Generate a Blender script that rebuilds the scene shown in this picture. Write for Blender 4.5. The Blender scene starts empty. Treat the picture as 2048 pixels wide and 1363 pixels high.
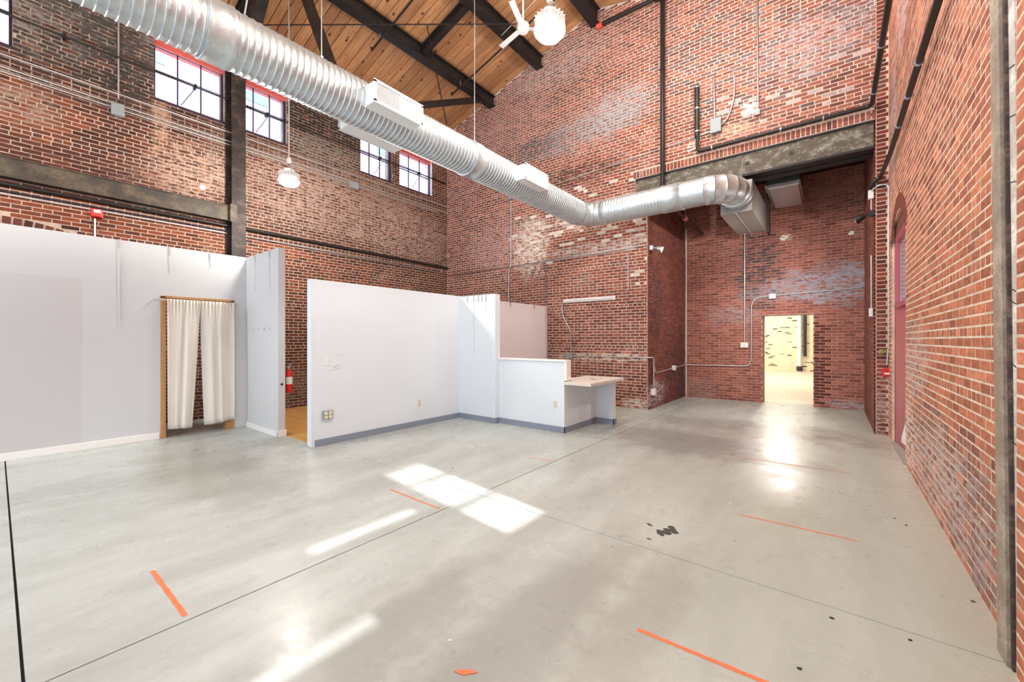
import bpy, bmesh, math, random
import numpy as np
from mathutils import Vector, Matrix
random.seed(7); rng = np.random.default_rng(11)
S = bpy.context.scene; C = S.collection

# ---------------------------------------------------------------- camera, world, sun, exposure
FOC, CX, CY, HC = 816.0, 1024.0, 680.0, 1.555      # focal length in px of the 2048 px frame, horizon, eye height
YAW = math.atan((1668 - CX) / FOC); sn, cs = math.sin(YAW), math.cos(YAW)
cam = bpy.data.objects.new('camera', bpy.data.cameras.new('camera')); C.objects.link(cam)
cam.location = (0, 0, HC); cam.rotation_euler = (math.pi / 2, 0, YAW)
cam.data.sensor_width = 36; cam.data.lens = FOC / 2048 * 36; cam.data.shift_y = -(681.5 - CY) / 2048
cam.data.clip_start = .02; cam.data.clip_end = 300
S.camera = cam
w = bpy.data.worlds.new('sky'); S.world = w; w.use_nodes = True
bg = w.node_tree.nodes['Background']; bg.inputs[0].default_value = (.66, .83, 1, 1); bg.inputs[1].default_value = 4.6
sun = bpy.data.objects.new('sun', bpy.data.lights.new('sun', 'SUN')); C.objects.link(sun)
SUN_DIR = Vector((-1, .115, -.78)); sun.rotation_euler = SUN_DIR.to_track_quat('-Z', 'Y').to_euler()
sun.data.energy = 9; sun.data.angle = math.radians(1.1); sun.data.color = (1, .97, .92)
S.view_settings.view_transform = 'Standard'; S.view_settings.look = 'None'
S.view_settings.exposure = -.15; S.view_settings.gamma = 1; S.view_settings.use_curve_mapping = False
S.cycles.max_bounces = 8; S.cycles.diffuse_bounces = 5; S.cycles.transparent_max_bounces = 12
S.cycles.sample_clamp_indirect = 6
LAMP_W = 260; LAMP_COL = (1, .965, .91)

# ---------------------------------------------------------------- helpers
def P(px, py, **k):                       # a point of the photograph on a plane X=, Y= or Z= of the room
    a = (px - CX) / FOC; b = -(py - CY) / FOC
    r = (-sn + cs * a, cs + sn * a, b); ax, v = list(k.items())[0]; i = 'XYZ'.index(ax)
    t = (v - (HC if i == 2 else 0)) / r[i]
    return Vector((r[0] * t, r[1] * t, r[2] * t + HC))
def proj(p):
    f = -sn * p[0] + cs * p[1]; l = cs * p[0] + sn * p[1]
    return (CX + FOC * l / f, CY - FOC * (p[2] - HC) / f, f) if f > .2 else None

class MB:
    def __init__(s): s.v = []; s.f = []
    def add(s, vs, fs):
        n = len(s.v); s.v += [tuple(p) for p in vs]; s.f += [tuple(i + n for i in f) for f in fs]; return s
    def box(s, a, b):
        x0, x1 = sorted((a[0], b[0])); y0, y1 = sorted((a[1], b[1])); z0, z1 = sorted((a[2], b[2]))
        return s.add([(x0,y0,z0),(x1,y0,z0),(x1,y1,z0),(x0,y1,z0),(x0,y0,z1),(x1,y0,z1),(x1,y1,z1),(x0,y1,z1)],
                     [(3,2,1,0),(4,5,6,7),(0,1,5,4),(1,2,6,5),(2,3,7,6),(3,0,4,7)])
    def hexa(s, bot, top):
        return s.add(list(bot) + list(top), [(3,2,1,0),(4,5,6,7),(0,1,5,4),(1,2,6,5),(2,3,7,6),(3,0,4,7)])
    def bar(s, a, b, wd, ht, up=(0,0,1)):                 # rectangular bar from a to b
        a, b = Vector(a), Vector(b); d = (b - a).normalized(); up = Vector(up)
        sd = d.cross(up).normalized(); u = sd.cross(d)
        q = [sd*x*wd/2 + u*y*ht/2 for x, y in ((-1,-1),(1,-1),(1,1),(-1,1))]
        return s.hexa([a + i for i in q], [b + i for i in q])
    def ibar(s, a, b, wd, ht, tf, tw, up=(0,0,1)):        # I section bar
        a, b = Vector(a), Vector(b); d = (b - a).normalized(); u = Vector(up); sd = d.cross(u).normalized(); u = sd.cross(d)
        o = (ht - tf) / 2
        s.bar(a + u*o, b + u*o, wd, tf, up); s.bar(a - u*o, b - u*o, wd, tf, up); return s.bar(a, b, tw, ht - 2*tf, up)
    def tube(s, pts, r, n=8, cap=True):
        pts = [Vector(p) for p in pts]; rs = r if isinstance(r, (list, tuple)) else [r] * len(pts)
        t0 = (pts[1] - pts[0]).normalized(); u = t0.orthogonal().normalized(); base = len(s.v); prev = t0
        for i, p in enumerate(pts):
            t = ((pts[min(i+1, len(pts)-1)] - p).normalized() + (p - pts[max(i-1, 0)]).normalized())
            t = t.normalized() if t.length > 1e-6 else prev
            u = (prev.rotation_difference(t) @ u); u = (u - t * u.dot(t)).normalized(); v = t.cross(u); prev = t
            for k in range(n):
                a = 2 * math.pi * k / n; s.v.append(tuple(p + (u * math.cos(a) + v * math.sin(a)) * rs[i]))
        for i in range(len(pts) - 1):
            for k in range(n):
                k2 = (k + 1) % n; A = base + i * n
                s.f.append((A + k, A + k2, A + n + k2, A + n + k))
        if cap:
            s.f.append(tuple(base + k for k in reversed(range(n)))); s.f.append(tuple(base + (len(pts) - 1) * n + k for k in range(n)))
        return s
    def lathe(s, prof, org, axis=(0,0,1), n=16):          # prof: (radius, height along axis)
        org = Vector(org); t = Vector(axis).normalized(); u = t.orthogonal().normalized(); v = t.cross(u); base = len(s.v)
        for r, h in prof:
            for k in range(n):
                a = 2 * math.pi * k / n; s.v.append(tuple(org + t * h + (u * math.cos(a) + v * math.sin(a)) * r))
        for i in range(len(prof) - 1):
            for k in range(n):
                k2 = (k + 1) % n; A = base + i * n; s.f.append((A + k, A + k2, A + n + k2, A + n + k))
        s.f.append(tuple(base + k for k in reversed(range(n)))); s.f.append(tuple(base + (len(prof) - 1) * n + k for k in range(n)))
        return s
    def poly(s, pts, n):                                  # flat outline pts with thickness vector n
        n = Vector(n); m = len(pts); a = [Vector(p) for p in pts]
        return s.add(a + [p + n for p in a], [tuple(reversed(range(m))), tuple(range(m, 2*m))] + [(i, (i+1) % m, m + (i+1) % m, m + i) for i in range(m)])
    def mesh(s, name):
        me = bpy.data.meshes.new(name); me.from_pydata(s.v, [], s.f)
        bm = bmesh.new(); bm.from_mesh(me); bmesh.ops.recalc_face_normals(bm, faces=bm.faces); bm.to_mesh(me); bm.free()
        return me
def bend(pts, r, n=5):                                    # round the corners of a pipe run
    pts = [Vector(p) for p in pts]; out = [pts[0]]
    for a, b, c in zip(pts, pts[1:], pts[2:]):
        d1 = (a - b); d2 = (c - b); k = min(r, d1.length * .45, d2.length * .45)
        p, q = b + d1.normalized() * k, b + d2.normalized() * k
        for i in range(n + 1):
            t = i / n; out.append(p.lerp(b, t).lerp(b.lerp(q, t), t))
    return out + [pts[-1]]
def tag(o, label=None, cat=None, group=None, kind=None):
    for k, v in (('label', label), ('category', cat), ('group', group), ('kind', kind)):
        if v: o[k] = v
    return o
def obj(name, m, mat, parent=None, label=None, cat=None, group=None, kind=None, smooth=False, bevel=0):
    me = m.mesh(name) if isinstance(m, MB) else m
    o = bpy.data.objects.new(name, me); C.objects.link(o)
    if mat and not me.materials: me.materials.append(mat)
    if smooth: me.shade_smooth(); me.set_sharp_from_angle(angle=math.radians(50))
    if bevel:
        b = o.modifiers.new('bevel', 'BEVEL'); b.width = bevel; b.segments = 2; b.limit_method = 'ANGLE'
    if parent is not None: 
        o.parent = parent; p = parent; off = Vector((0,0,0))
        while p: off += p.location; p = p.parent
        o.location = -off
    return tag(o, label, cat, group, kind)
def struct(name, m, mat, parent=None, **k): return obj(name, m, mat, parent, kind='structure' if parent is None else None, **k)
def thing(name, loc, label, cat, group=None):
    o = bpy.data.objects.new(name, None); C.objects.link(o); o.location = loc; o.empty_display_size = .1
    return tag(o, label, cat, group)

# ---------------------------------------------------------------- materials
def lin(r, g, b): return tuple(((c/255 + .055)/1.055)**2.4 if c > 10 else c/255/12.92 for c in (r, g, b)) + (1,)
class N:
    def __init__(s, name):
        s.m = bpy.data.materials.new(name); s.m.use_nodes = True; s.t = s.m.node_tree; s.b = s.t.nodes['Principled BSDF']; s.o = s.t.nodes['Material Output']
    def n(s, t, **k):
        x = s.t.nodes.new('ShaderNode' + t)
        for a, v in k.items():
            if a in x.inputs: s.set(x.inputs[a], v)
            else: setattr(x, a, v)
        return x
    def set(s, i, v):
        if hasattr(v, 'is_linked'): s.t.links.new(v, i)
        else: i.default_value = v
    def math(s, op, a, b=0, c=None, clamp=False):
        x = s.n('Math', operation=op, use_clamp=clamp); s.set(x.inputs[0], a); s.set(x.inputs[1], b)
        if c is not None: s.set(x.inputs[2], c)
        return x.outputs[0]
    def mix(s, f, a, b, mode='MIX'):
        x = s.n('Mix', data_type='RGBA', blend_type=mode); s.set(x.inputs[0], f); s.set(x.inputs[6], a); s.set(x.inputs[7], b); return x.outputs[2]
    def pos(s): return s.n('NewGeometry').outputs['Position']
    def noise(s, v, scale, detail=4, rough=.6):
        x = s.n('TexNoise'); s.set(x.inputs['Vector'], v); x.inputs['Scale'].default_value = scale; x.inputs['Detail'].default_value = detail; x.inputs['Roughness'].default_value = rough
        return x.outputs['Fac']
    def ramp(s, f, lo, hi):
        x = s.n('MapRange', interpolation_type='SMOOTHSTEP'); s.set(x.inputs[0], f); x.inputs[1].default_value = lo; x.inputs[2].default_value = hi; return x.outputs[0]
    def scale(s, v, sc):
        x = s.n('Mapping'); s.set(x.inputs[0], v); x.inputs[3].default_value = sc; return x.outputs[0]
    def bump(s, h, st=.3, d=.01):
        x = s.n('Bump'); x.inputs['Strength'].default_value = st; x.inputs['Distance'].default_value = d; s.set(x.inputs['Height'], h); s.set(s.b.inputs['Normal'], x.outputs[0])
    def fin(s, col, rough=.6, metal=0, spec=None):
        s.set(s.b.inputs['Base Color'], col); s.set(s.b.inputs['Roughness'], rough); s.b.inputs['Metallic'].default_value = metal
        if spec is not None: s.b.inputs['Specular IOR Level'].default_value = spec
        return s.m
def plain(name, rgb, rough=.5, metal=0, var=.12, sc=6, bump=0):
    n = N(name); p = n.pos(); f = n.noise(p, sc, 5)
    c = lin(*rgb); d = tuple(x * (1 - var) for x in c[:3]) + (1,); e = tuple(min(1, x * (1 + var)) for x in c[:3]) + (1,)
    if bump: n.bump(n.noise(p, sc * 8), bump)
    return n.fin(n.mix(f, d, e), rough, metal)
def blobs(n, p, col, items, soft=False):                              # stains of fixed shape: (centre, radii, rgb, strength, edge)
    wob = n.n('TexNoise'); n.set(wob.inputs['Vector'], p); wob.inputs['Scale'].default_value = 3.1; wob.inputs['Detail'].default_value = 9; wob.inputs['Roughness'].default_value = .78
    fine = n.noise(n.scale(p, (5, 5, 15)), 1.5, 8, .72)
    for c, r, rgb, st, edge in items:
        v = n.n('VectorMath', operation='SUBTRACT'); n.set(v.inputs[0], p); v.inputs[1].default_value = c
        v2 = n.n('VectorMath', operation='DIVIDE'); n.set(v2.inputs[0], v.outputs[0]); v2.inputs[1].default_value = r
        L = n.n('VectorMath', operation='LENGTH'); n.set(L.inputs[0], v2.outputs[0])
        d = n.math('ADD', L.outputs['Value'], n.math('MULTIPLY', n.math('SUBTRACT', wob.outputs['Fac'], .5), 2.6))
        m = n.ramp(d, 1 + edge, 1 - edge)
        m = m if soft else n.math('MULTIPLY', m, n.ramp(fine, .43, .56)); m = n.math('MULTIPLY', m, st)
        col = n.mix(m, col, lin(*rgb))
    return col
def brick_mats(name, mortar, stains, haze=(235, 222, 208), haze_amt=.35, paint=None):
    out = []
    for k in ('joined', 'single'):
        n = N(name + '_brick_' + k); p = n.pos()
        c = n.n('Attribute', attribute_name='tone').outputs['Color'] if k == 'joined' else n.n('ObjectInfo').outputs['Color']
        f = n.noise(n.scale(p, (1, 1, 2.5)), 14, 6, .7); c = n.mix(n.ramp(f, .35, .75), c, n.mix(.45, c, (.03, .015, .012, 1)))
        h = n.ramp(n.noise(p, 1.1, 7, .72), .54, .72); h = n.math('MULTIPLY', h, n.ramp(n.noise(p, 30, 4, .7), .4, .62))
        c = n.mix(n.math('MULTIPLY', h, haze_amt), c, lin(*haze)); c = blobs(n, p, c, stains)
        n.bump(n.noise(p, 90, 4, .7), .35, .004); out.append(n.fin(c, .88, 0, .25))
    n = N(name + '_mortar'); p = n.pos(); f = n.noise(p, 5, 6, .7); g = n.noise(p, 60, 3)
    c = n.mix(n.ramp(f, .3, .7), lin(*mortar), lin(*[x * .82 for x in mortar])); c = n.mix(n.math('MULTIPLY', n.ramp(g, .5, .75), .4), c, lin(*[x * .6 for x in mortar]))
    c = blobs(n, p, c, stains); n.bump(g, .4, .006); out.append(n.fin(c, .95, 0, .2)); return out
def steel(name, rgb, rgb2, rough=.55, metal=.0, sc=3, lo=.45, hi=.65):
    n = N(name); p = n.pos(); f = n.ramp(n.noise(n.scale(p, (1, 1, 1.4)), sc, 9, .75), lo, hi); g = n.noise(p, sc * 14, 5, .7)
    c = n.mix(f, lin(*rgb), lin(*rgb2)); c = n.mix(n.math('MULTIPLY', n.ramp(g, .5, .7), .5), c, lin(*[x * .55 for x in rgb])); n.bump(g, .3, .004)
    return n.fin(c, rough, metal)

white = plain('white_paint', (224, 233, 239), .55, 0, .02, 1.5)
offwhite = plain('offwhite_paint', (209, 211, 212), .6, 0, .03, 1.2)
greypaint = plain('pale_grey_paint', (226, 218, 220), .6, 0, .03, 1.5)
trimw = plain('white_trim', (244, 242, 238), .4, 0, .02)
rubber = plain('grey_rubber_base', (136, 145, 160), .5, 0, .05)
galv = plain('galvanized_conduit', (190, 194, 198), .38, .75, .12, 20)
emt = plain('pale_conduit', (205, 203, 200), .4, .45, .08, 20)
boxgrey = plain('grey_box', (150, 158, 162), .5, .1, .06)
boxwhite = plain('white_box', (236, 236, 234), .5, 0, .03)
blackpipe = plain('black_pipe', (38, 36, 36), .42, .15, .25, 12)
blackrod = plain('black_rod', (40, 36, 38), .5, .2, .2, 12)
redpipe = plain('oxide_red_pipe', (74, 42, 38), .5, 0, .2, 10)
couple = plain('orange_red_coupling', (214, 88, 66), .5, 0, .15)
alarm = plain('red_enamel', (214, 36, 34), .35, 0, .06)
doorred = plain('maroon_door_paint', (168, 74, 88), .42, 0, .05)
lintelred = plain('salmon_red_paint', (214, 104, 92), .5, 0, .1, 9)
framedark = plain('dark_window_steel', (58, 44, 58), .5, .1, .15)
ivory = plain('ivory_plastic', (228, 222, 196), .45, 0, .02)
darksock = plain('dark_slot', (50, 48, 46), .6, 0, .05)
vinyl = plain('white_register', (238, 240, 240), .4, 0, .02)
fanwhite = plain('white_fan_enamel', (240, 242, 242), .35, 0, .02)
plastic_black = plain('black_plastic', (26, 26, 28), .4, 0, .1)
blacksteel = steel('black_roof_steel', (34, 30, 30), (52, 46, 44), .55, .1)
rust = steel('rusty_column', (44, 36, 34), (84, 68, 58), .6, .1)
girtst = steel('weathered_girt', (62, 54, 46), (108, 94, 76), .55, .15, 2.5, .42, .7)
lintst = steel('mottled_lintel', (92, 82, 70), (168, 168, 152), .6, .05, 7, .46, .72)
poststl = steel('weathered_post', (146, 130, 114), (196, 184, 164), .8, 0, 3, .40, .75)
postdark = steel('dark_post_edge', (60, 46, 42), (120, 98, 86), .7, 0, 14)
concstrip = steel('cracked_concrete_strip', (196, 184, 178), (238, 234, 230), .9, 0, 4)
orange = plain('orange_floor_paint', (248, 128, 84), .7, 0, .12, 40)
oil = plain('dark_oil_stain', (74, 76, 72), .6, 0, .2)
pine = plain('pine_stud', (186, 140, 88), .6, 0, .15, 18)
joint = plain('joint_filler', (58, 58, 58), .9, 0, .2)
plaster = plain('plaster_back', (206, 196, 186), .8, 0, .05)

def galv_duct():
    n = N('galvanized_duct'); p = n.pos()
    f = n.noise(n.scale(p, (3, 3, 3)), 2, 6, .6); v = n.n('TexVoronoi'); n.set(v.inputs['Vector'], p); v.inputs['Scale'].default_value = 26
    c = n.mix(f, lin(196, 208, 212), lin(226, 234, 236)); c = n.mix(n.math('MULTIPLY', n.n('SeparateColor', Color=v.outputs['Color']).outputs[0], .25), c, lin(150, 162, 176))
    return n.fin(c, n.math('ADD', .34, n.math('MULTIPLY', f, .14)), .78)
duct = galv_duct()
ductdark = plain('dull_sheet_steel', (150, 146, 140), .45, .7, .12, 3)
def wood(name, a, b, dark, axis='slope', sc=1.0, knots=True, rough=.6):
    n = N(name); oi = n.n('ObjectInfo'); p = n.n('TexCoord').outputs['Object']
    r = n.n('VectorMath', operation='ADD'); n.set(r.inputs[0], p); cc = n.n('CombineXYZ'); n.set(cc.inputs[0], n.math('MULTIPLY', oi.outputs['Random'], 37)); n.set(cc.inputs[1], n.math('MULTIPLY', oi.outputs['Random'], 91)); n.set(r.inputs[1], cc.outputs[0])
    q = n.scale(r.outputs[0], (.9, 14, 14)) if axis == 'slope' else n.scale(r.outputs[0], (14, .9, 14)) if axis == 'y' else n.scale(r.outputs[0], (14, 14, .9))
    g = n.noise(q, 2.2 * sc, 6, .65); c = n.mix(n.ramp(g, .3, .7), lin(*a), lin(*b))
    t = n.math('MULTIPLY', n.math('SUBTRACT', oi.outputs['Random'], .35), .8, clamp=True); c = n.mix(t, c, lin(*dark))
    if knots:
        v = n.n('TexVoronoi'); n.set(v.inputs['Vector'], n.scale(r.outputs[0], (2.6, 4.2, .2))); v.inputs['Scale'].default_value = 1; v.inputs['Randomness'].default_value = 1
        k = n.ramp(n.math('ADD', v.outputs['Distance'], n.math('MULTIPLY', n.math('SUBTRACT', n.noise(r.outputs[0], 9), .5), .08)), .15, .07); c = n.mix(n.math('MULTIPLY', k, .9), c, lin(62, 34, 20))
    return n.fin(c, rough)
plankm = wood('pine_ceiling_plank', (176, 122, 82), (212, 162, 114), (130, 86, 58))
oakm = wood('golden_floor_board', (206, 154, 84), (226, 178, 108), (190, 136, 70), sc=1.2, knots=False, rough=.35)
studm = wood('pine_door_stud', (176, 128, 76), (204, 158, 104), (160, 112, 66), axis='z', knots=False)

def concrete():
    n = N('polished_concrete'); p = n.pos()
    q = n.n('Mapping'); n.set(q.inputs[0], p); q.inputs[2].default_value = (0, 0, math.radians(0)); q.inputs[3].default_value = (2.2, .55, 1)
    f = n.noise(q.outputs[0], .9, 9, .68); g = n.noise(p, 2.2, 8, .7); h = n.noise(p, 60, 4, .6)
    c = n.mix(n.ramp(f, .3, .72), lin(172, 178, 173), lin(199, 206, 202)); c = n.mix(n.math('MULTIPLY', n.ramp(g, .5, .85), .3), c, lin(140, 140, 134))
    s = n.n('Mapping'); n.set(s.inputs[0], p); s.inputs[2].default_value = (0, 0, math.radians(8)); s.inputs[3].default_value = (9, .7, 1)
    k = n.ramp(n.noise(s.outputs[0], 1.6, 10, .74), .60, .80); k = n.math('MULTIPLY', k, n.ramp(n.noise(p, .7, 3), .42, .62)); c = n.mix(n.math('MULTIPLY', k, .32), c, lin(96, 94, 88))
    c = n.mix(n.math('MULTIPLY', n.ramp(h, .5, .8), .12), c, lin(120, 118, 112))
    sp = n.n('TexVoronoi'); n.set(sp.inputs['Vector'], p); sp.inputs['Scale'].default_value = 2.6
    c = n.mix(n.math('MULTIPLY', n.ramp(sp.outputs['Distance'], .035, .022), .75), c, lin(52, 50, 48))
    sp2 = n.n('TexVoronoi'); n.set(sp2.inputs['Vector'], n.scale(p, (1.3, 1.1, 1))); sp2.inputs['Scale'].default_value = 1.9
    c = n.mix(n.math('MULTIPLY', n.ramp(sp2.outputs['Distance'], .03, .018), .8), c, lin(240, 240, 236))
    x = n.n('SeparateXYZ'); n.set(x.inputs[0], p)                                # brick dust along the right wall, warm tint of the right bay
    d = n.ramp(n.math('ADD', x.outputs[0], n.math('MULTIPLY', n.math('SUBTRACT', g, .5), .5)), .3, .72); c = n.mix(n.math('MULTIPLY', d, .4), c, lin(190, 146, 118))
    c = n.mix(n.math('MULTIPLY', n.ramp(x.outputs[0], -2.4, .3), .45), c, lin(194, 201, 188))
    c = blobs(n, p, c, [((-1.9, 6.6, 0), (1.1, .8, 1), (132, 128, 128), .6, .5), ((-1.2, 8.3, 0), (1.6, .6, 1), (140, 136, 134), .6, .5), ((-5.9, 1.6, 0), (1.6, .5, 1), (140, 138, 128), .5, .5),
                        ((-1.3, 1.9, 0), (.25, 1.2, 1), (146, 146, 140), .5, .6), ((-1.9, 1.2, 0), (.25, .9, 1), (142, 142, 136), .5, .6), ((-.85, 2.3, 0), (.18, .8, 1), (156, 155, 148), .5, .6), ((-.6, 6.2, 0), (.6, .3, 1), (146, 144, 140), .5, .5)], True)
    n.bump(h, .04, .002)
    return n.fin(c, n.math('ADD', .24, n.math('MULTIPLY', n.ramp(g, .3, .8), .22)), 0, .32)
conc = concrete()
def glass():
    n = N('window_glass'); t = n.n('BsdfTransparent'); t.inputs[0].default_value = (.93, .94, .97, 1); g = n.n('BsdfGlossy'); g.inputs['Roughness'].default_value = .02
    fr = n.n('Fresnel'); fr.inputs[0].default_value = 1.22; m = n.n('MixShader'); n.set(m.inputs[0], n.math('MULTIPLY', fr.outputs[0], n.math('SUBTRACT', 1, n.n('NewGeometry').outputs['Backfacing']))); n.set(m.inputs[1], t.outputs[0]); n.set(m.inputs[2], g.outputs[0]); n.t.links.new(m.outputs[0], n.o.inputs[0]); return n.m
glassm = glass()
def emit(name, rgb, st):
    n = N(name); n.b.inputs['Emission Color'].default_value = lin(*rgb); n.b.inputs['Emission Strength'].default_value = st; return n.fin(lin(*rgb), .4)
lensm = emit('glowing_lens', (255, 246, 226), 30)
def clothmat():
    n = N('cream_linen'); p = n.pos(); f = n.noise(n.scale(p, (60, 60, 60)), 4, 3); n.bump(f, .12, .002)
    n.b.inputs['Transmission Weight'].default_value = 0
    return n.fin(n.mix(f, lin(226, 220, 206), lin(240, 236, 226)), .9, 0, .1)
cloth = clothmat()
def farbrick():
    n = N('whitewashed_far_brick'); p = n.pos(); x = n.n('SeparateXYZ'); n.set(x.inputs[0], p); v = n.n('CombineXYZ'); n.set(v.inputs[0], x.outputs[0]); n.set(v.inputs[1], x.outputs[2])
    b = n.n('TexBrick'); n.set(b.inputs['Vector'], v.outputs[0]); b.inputs['Scale'].default_value = 1; b.inputs['Brick Width'].default_value = .21; b.inputs['Row Height'].default_value = .068; b.inputs['Mortar Size'].default_value = .006
    b.inputs['Color1'].default_value = (0, 0, 0, 1); b.inputs['Color2'].default_value = (1, 1, 1, 1); b.inputs['Mortar'].default_value = (.5, .5, .5, 1); b.inputs['Bias'].default_value = 0
    c = n.mix(n.ramp(n.n('SeparateColor', Color=b.outputs['Color']).outputs[0], .86, .93), lin(236, 224, 196), lin(92, 74, 58)); c = n.mix(n.math('MULTIPLY', n.ramp(n.noise(p, 2, 8, .7), .45, .7), .4), c, lin(214, 190, 150))
    return n.fin(c, .9)
farbrickm = farbrick()

# ---------------------------------------------------------------- room dimensions
XL, XR, YF, YA, YB = -9.8, .70, 9.05, 11.85, -6.0
EAVE, SLOPE, RIDGE = 8.19, .27, -4.55
def roof(x): return EAVE + SLOPE * (x - XL) if x < RIDGE else EAVE + SLOPE * (RIDGE - XL) - SLOPE * (x - RIDGE)
CO, BL, BJ = .0685, .212, .0145

def slab(u0, u1, v0, v1, holes, top, thick, fr):         # a wall body with rectangular holes and a sloped top; fr(u, v, d) -> point
    us = sorted({u0, u1} | {x for h in holes for x in h[:2] if u0 < x < u1} | ({RIDGE} if top and u0 < RIDGE < u1 else set())); vs = sorted({v0, v1} | {x for h in holes for x in h[2:] if v0 < x < v1})
    m = MB()
    for a, b in zip(us, us[1:]):
        c = (a + b) / 2; run = None; segs = []
        for i, (p, q) in enumerate(zip(vs, vs[1:])):
            if any(h[0] <= c <= h[1] and h[2] <= (p + q) / 2 <= h[3] for h in holes): run = None
            elif run is None: run = [p, q]; segs.append(run)
            else: run[1] = q
        for p, q in segs:
            ta, tb = (top(a), top(b)) if top and q == vs[-1] else (q, q)
            m.hexa([fr(a, p, 0), fr(b, p, 0), fr(b, p, -thick), fr(a, p, -thick)], [fr(a, ta, 0), fr(b, tb, 0), fr(b, tb, -thick), fr(a, ta, -thick)])
    return m
def tone(base, var):
    r = rng.random(); c = np.array(base[int(rng.integers(len(base)))], float) * (1 + var * (rng.random() - .5) * 2); return np.clip(c, 8, 250)
def lay(u0, u1, v0, v1, holes, top, header=7, extra=(), skip=()):
    rows = []; k = 0; v = v0
    while v < v1:
        hd = header and k % header == header - 1; L = BL / 2 if hd else BL; off = (k % 2) * L / 2 + (BL / 4 if hd else 0); u = u0 - off - .02 * rng.random()
        while u < u1:
            a, b = max(u, u0) + BJ / 2, min(u + L, u1) - BJ / 2; p, q = v + BJ / 2, v + CO - BJ / 2; u += L
            segs = [(a, b)]
            for h in holes:
                if q > h[2] + .01 and p < h[3] - .01:
                    ns = []
                    for s, t in segs:
                        if t <= h[0] or s >= h[1]: ns.append((s, t))
                        else:
                            if s < h[0]: ns.append((s, h[0] - .004))
                            if t > h[1]: ns.append((h[1] + .004, t))
                    segs = ns
            for s, t in segs:
                if t - s < .025: continue
                if top and min(top(s), top(t)) < q - .02: continue
                if any(sk((s + t) / 2, (p + q) / 2) for sk in skip): continue
                rows.append((s, t, p, q))
        v += CO; k += 1
    return rows + list(extra)
COVER = [[(0, 446), (490, 514), (570, 494), (576, 870), (490, 853), (0, 922)], [(612, 557), (922, 590), (992, 588), (1095, 612), (1095, 717), (1135, 720), (1250, 757), (1222, 848), (1127, 866), (628, 897)],
         [(190, 0), (440, 5), (935, 262), (1040, 325), (1200, 385), (1480, 345), (1530, 465), (1300, 440), (1160, 440), (1000, 408), (830, 340)]]
def inside(x, y, poly):
    c = False; j = len(poly) - 1
    for i in range(len(poly)):
        xi, yi = poly[i]; xj, yj = poly[j]
        if (yi > y) != (yj > y) and x < (xj - xi) * (y - yi) / (yj - yi) + xi: c = not c
        j = i
    return c
BRICK_MESH = {}
def bricks(wall, rows, fr, mats, base, var, regions=(), n_single=300, proud=.004, rough=.002):
    """rows of bricks on a wall: the ones that show largest as single objects, the rest joined. fr(u,v,d) -> point; regions repaint groups of bricks."""
    O = Vector(fr(0, 0, 0)); U = Vector(fr(1, 0, 0)) - O; V = Vector(fr(0, 1, 0)) - O; D = Vector(fr(0, 0, 1)) - O
    R = Matrix((U, V, D)).transposed()
    cols = []; area = []
    for s, t, p, q in rows:
        c = tone(base, var); cu, cv = (s + t) / 2, (p + q) / 2
        for (ru, rv, su, sv, rgb, prob, am) in regions:
            d = ((cu - ru) / su) ** 2 + ((cv - rv) / sv) ** 2
            if d < 1 and rng.random() < prob * (1 if d < .5 else 2 * (1 - d)): c = c * (1 - am) + np.array(tone([rgb], .12)) * am
        cols.append(c); a = proj(fr(s, p, 0)); b = proj(fr(t, q, 0))
        ok = a and b and 0 < min(a[0], b[0]) and max(a[0], b[0]) < 2048 and 0 < min(a[1], b[1]) and max(a[1], b[1]) < 1363 and not any(inside((a[0] + b[0]) / 2, (a[1] + b[1]) / 2, pl) for pl in COVER)
        area.append(abs(b[0] - a[0]) * ((q - p) * FOC / a[2]) if ok else 0)
    order = np.argsort(-np.array(area)); single = set(int(i) for i in order[:n_single] if area[int(i)] > 0)
    vs, fs, tc = [], [], []
    e = .004
    def shape(s, t, p, q, d): return [(s, p, 0), (t, p, 0), (t, q, 0), (s, q, 0), (s + e, p + e, d), (t - e, p + e, d), (t - e, q - e, d), (s + e, q - e, d)]
    F6 = [(4, 5, 6, 7), (0, 1, 5, 4), (1, 2, 6, 5), (2, 3, 7, 6), (3, 0, 4, 7)]
    for i, (s, t, p, q) in enumerate(rows):
        d = proud + rough * (rng.random() - .4)
        if i in single:
            L, H = round((t - s) / .006) * .006, round((q - p) / .004) * .004; key = (wall.name, round(L, 3), round(H, 3), mats[1].name)
            me = BRICK_MESH.get(key)
            if me is None:
                me = bpy.data.meshes.new('brick'); me.from_pydata(shape(-L/2, L/2, -H/2, H/2, proud), [], F6 + [(3, 2, 1, 0)]); me.materials.append(mats[1]); BRICK_MESH[key] = me
            o = bpy.data.objects.new('brick', me); C.objects.link(o); o.parent = wall
            o.matrix_local = Matrix.Translation(fr((s + t) / 2, (p + q) / 2, d - proud)) @ R.to_4x4(); o.color = lin(*cols[i])
        else:
            k = len(vs); vs += [fr(*x) for x in shape(s, t, p, q, d)]; fs += [tuple(j + k for j in f) for f in F6]; tc += [lin(*cols[i])] * 5
    me = bpy.data.meshes.new('brickwork'); me.from_pydata(vs, [], fs)
    at = me.attributes.new('tone', 'FLOAT_COLOR', 'FACE'); at.data.foreach_set('color', np.array(tc, np.float32).ravel())
    me.materials.append(mats[0]); o = bpy.data.objects.new('brickwork', me); C.objects.link(o); o.parent = wall; o['kind'] = 'stuff'

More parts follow.
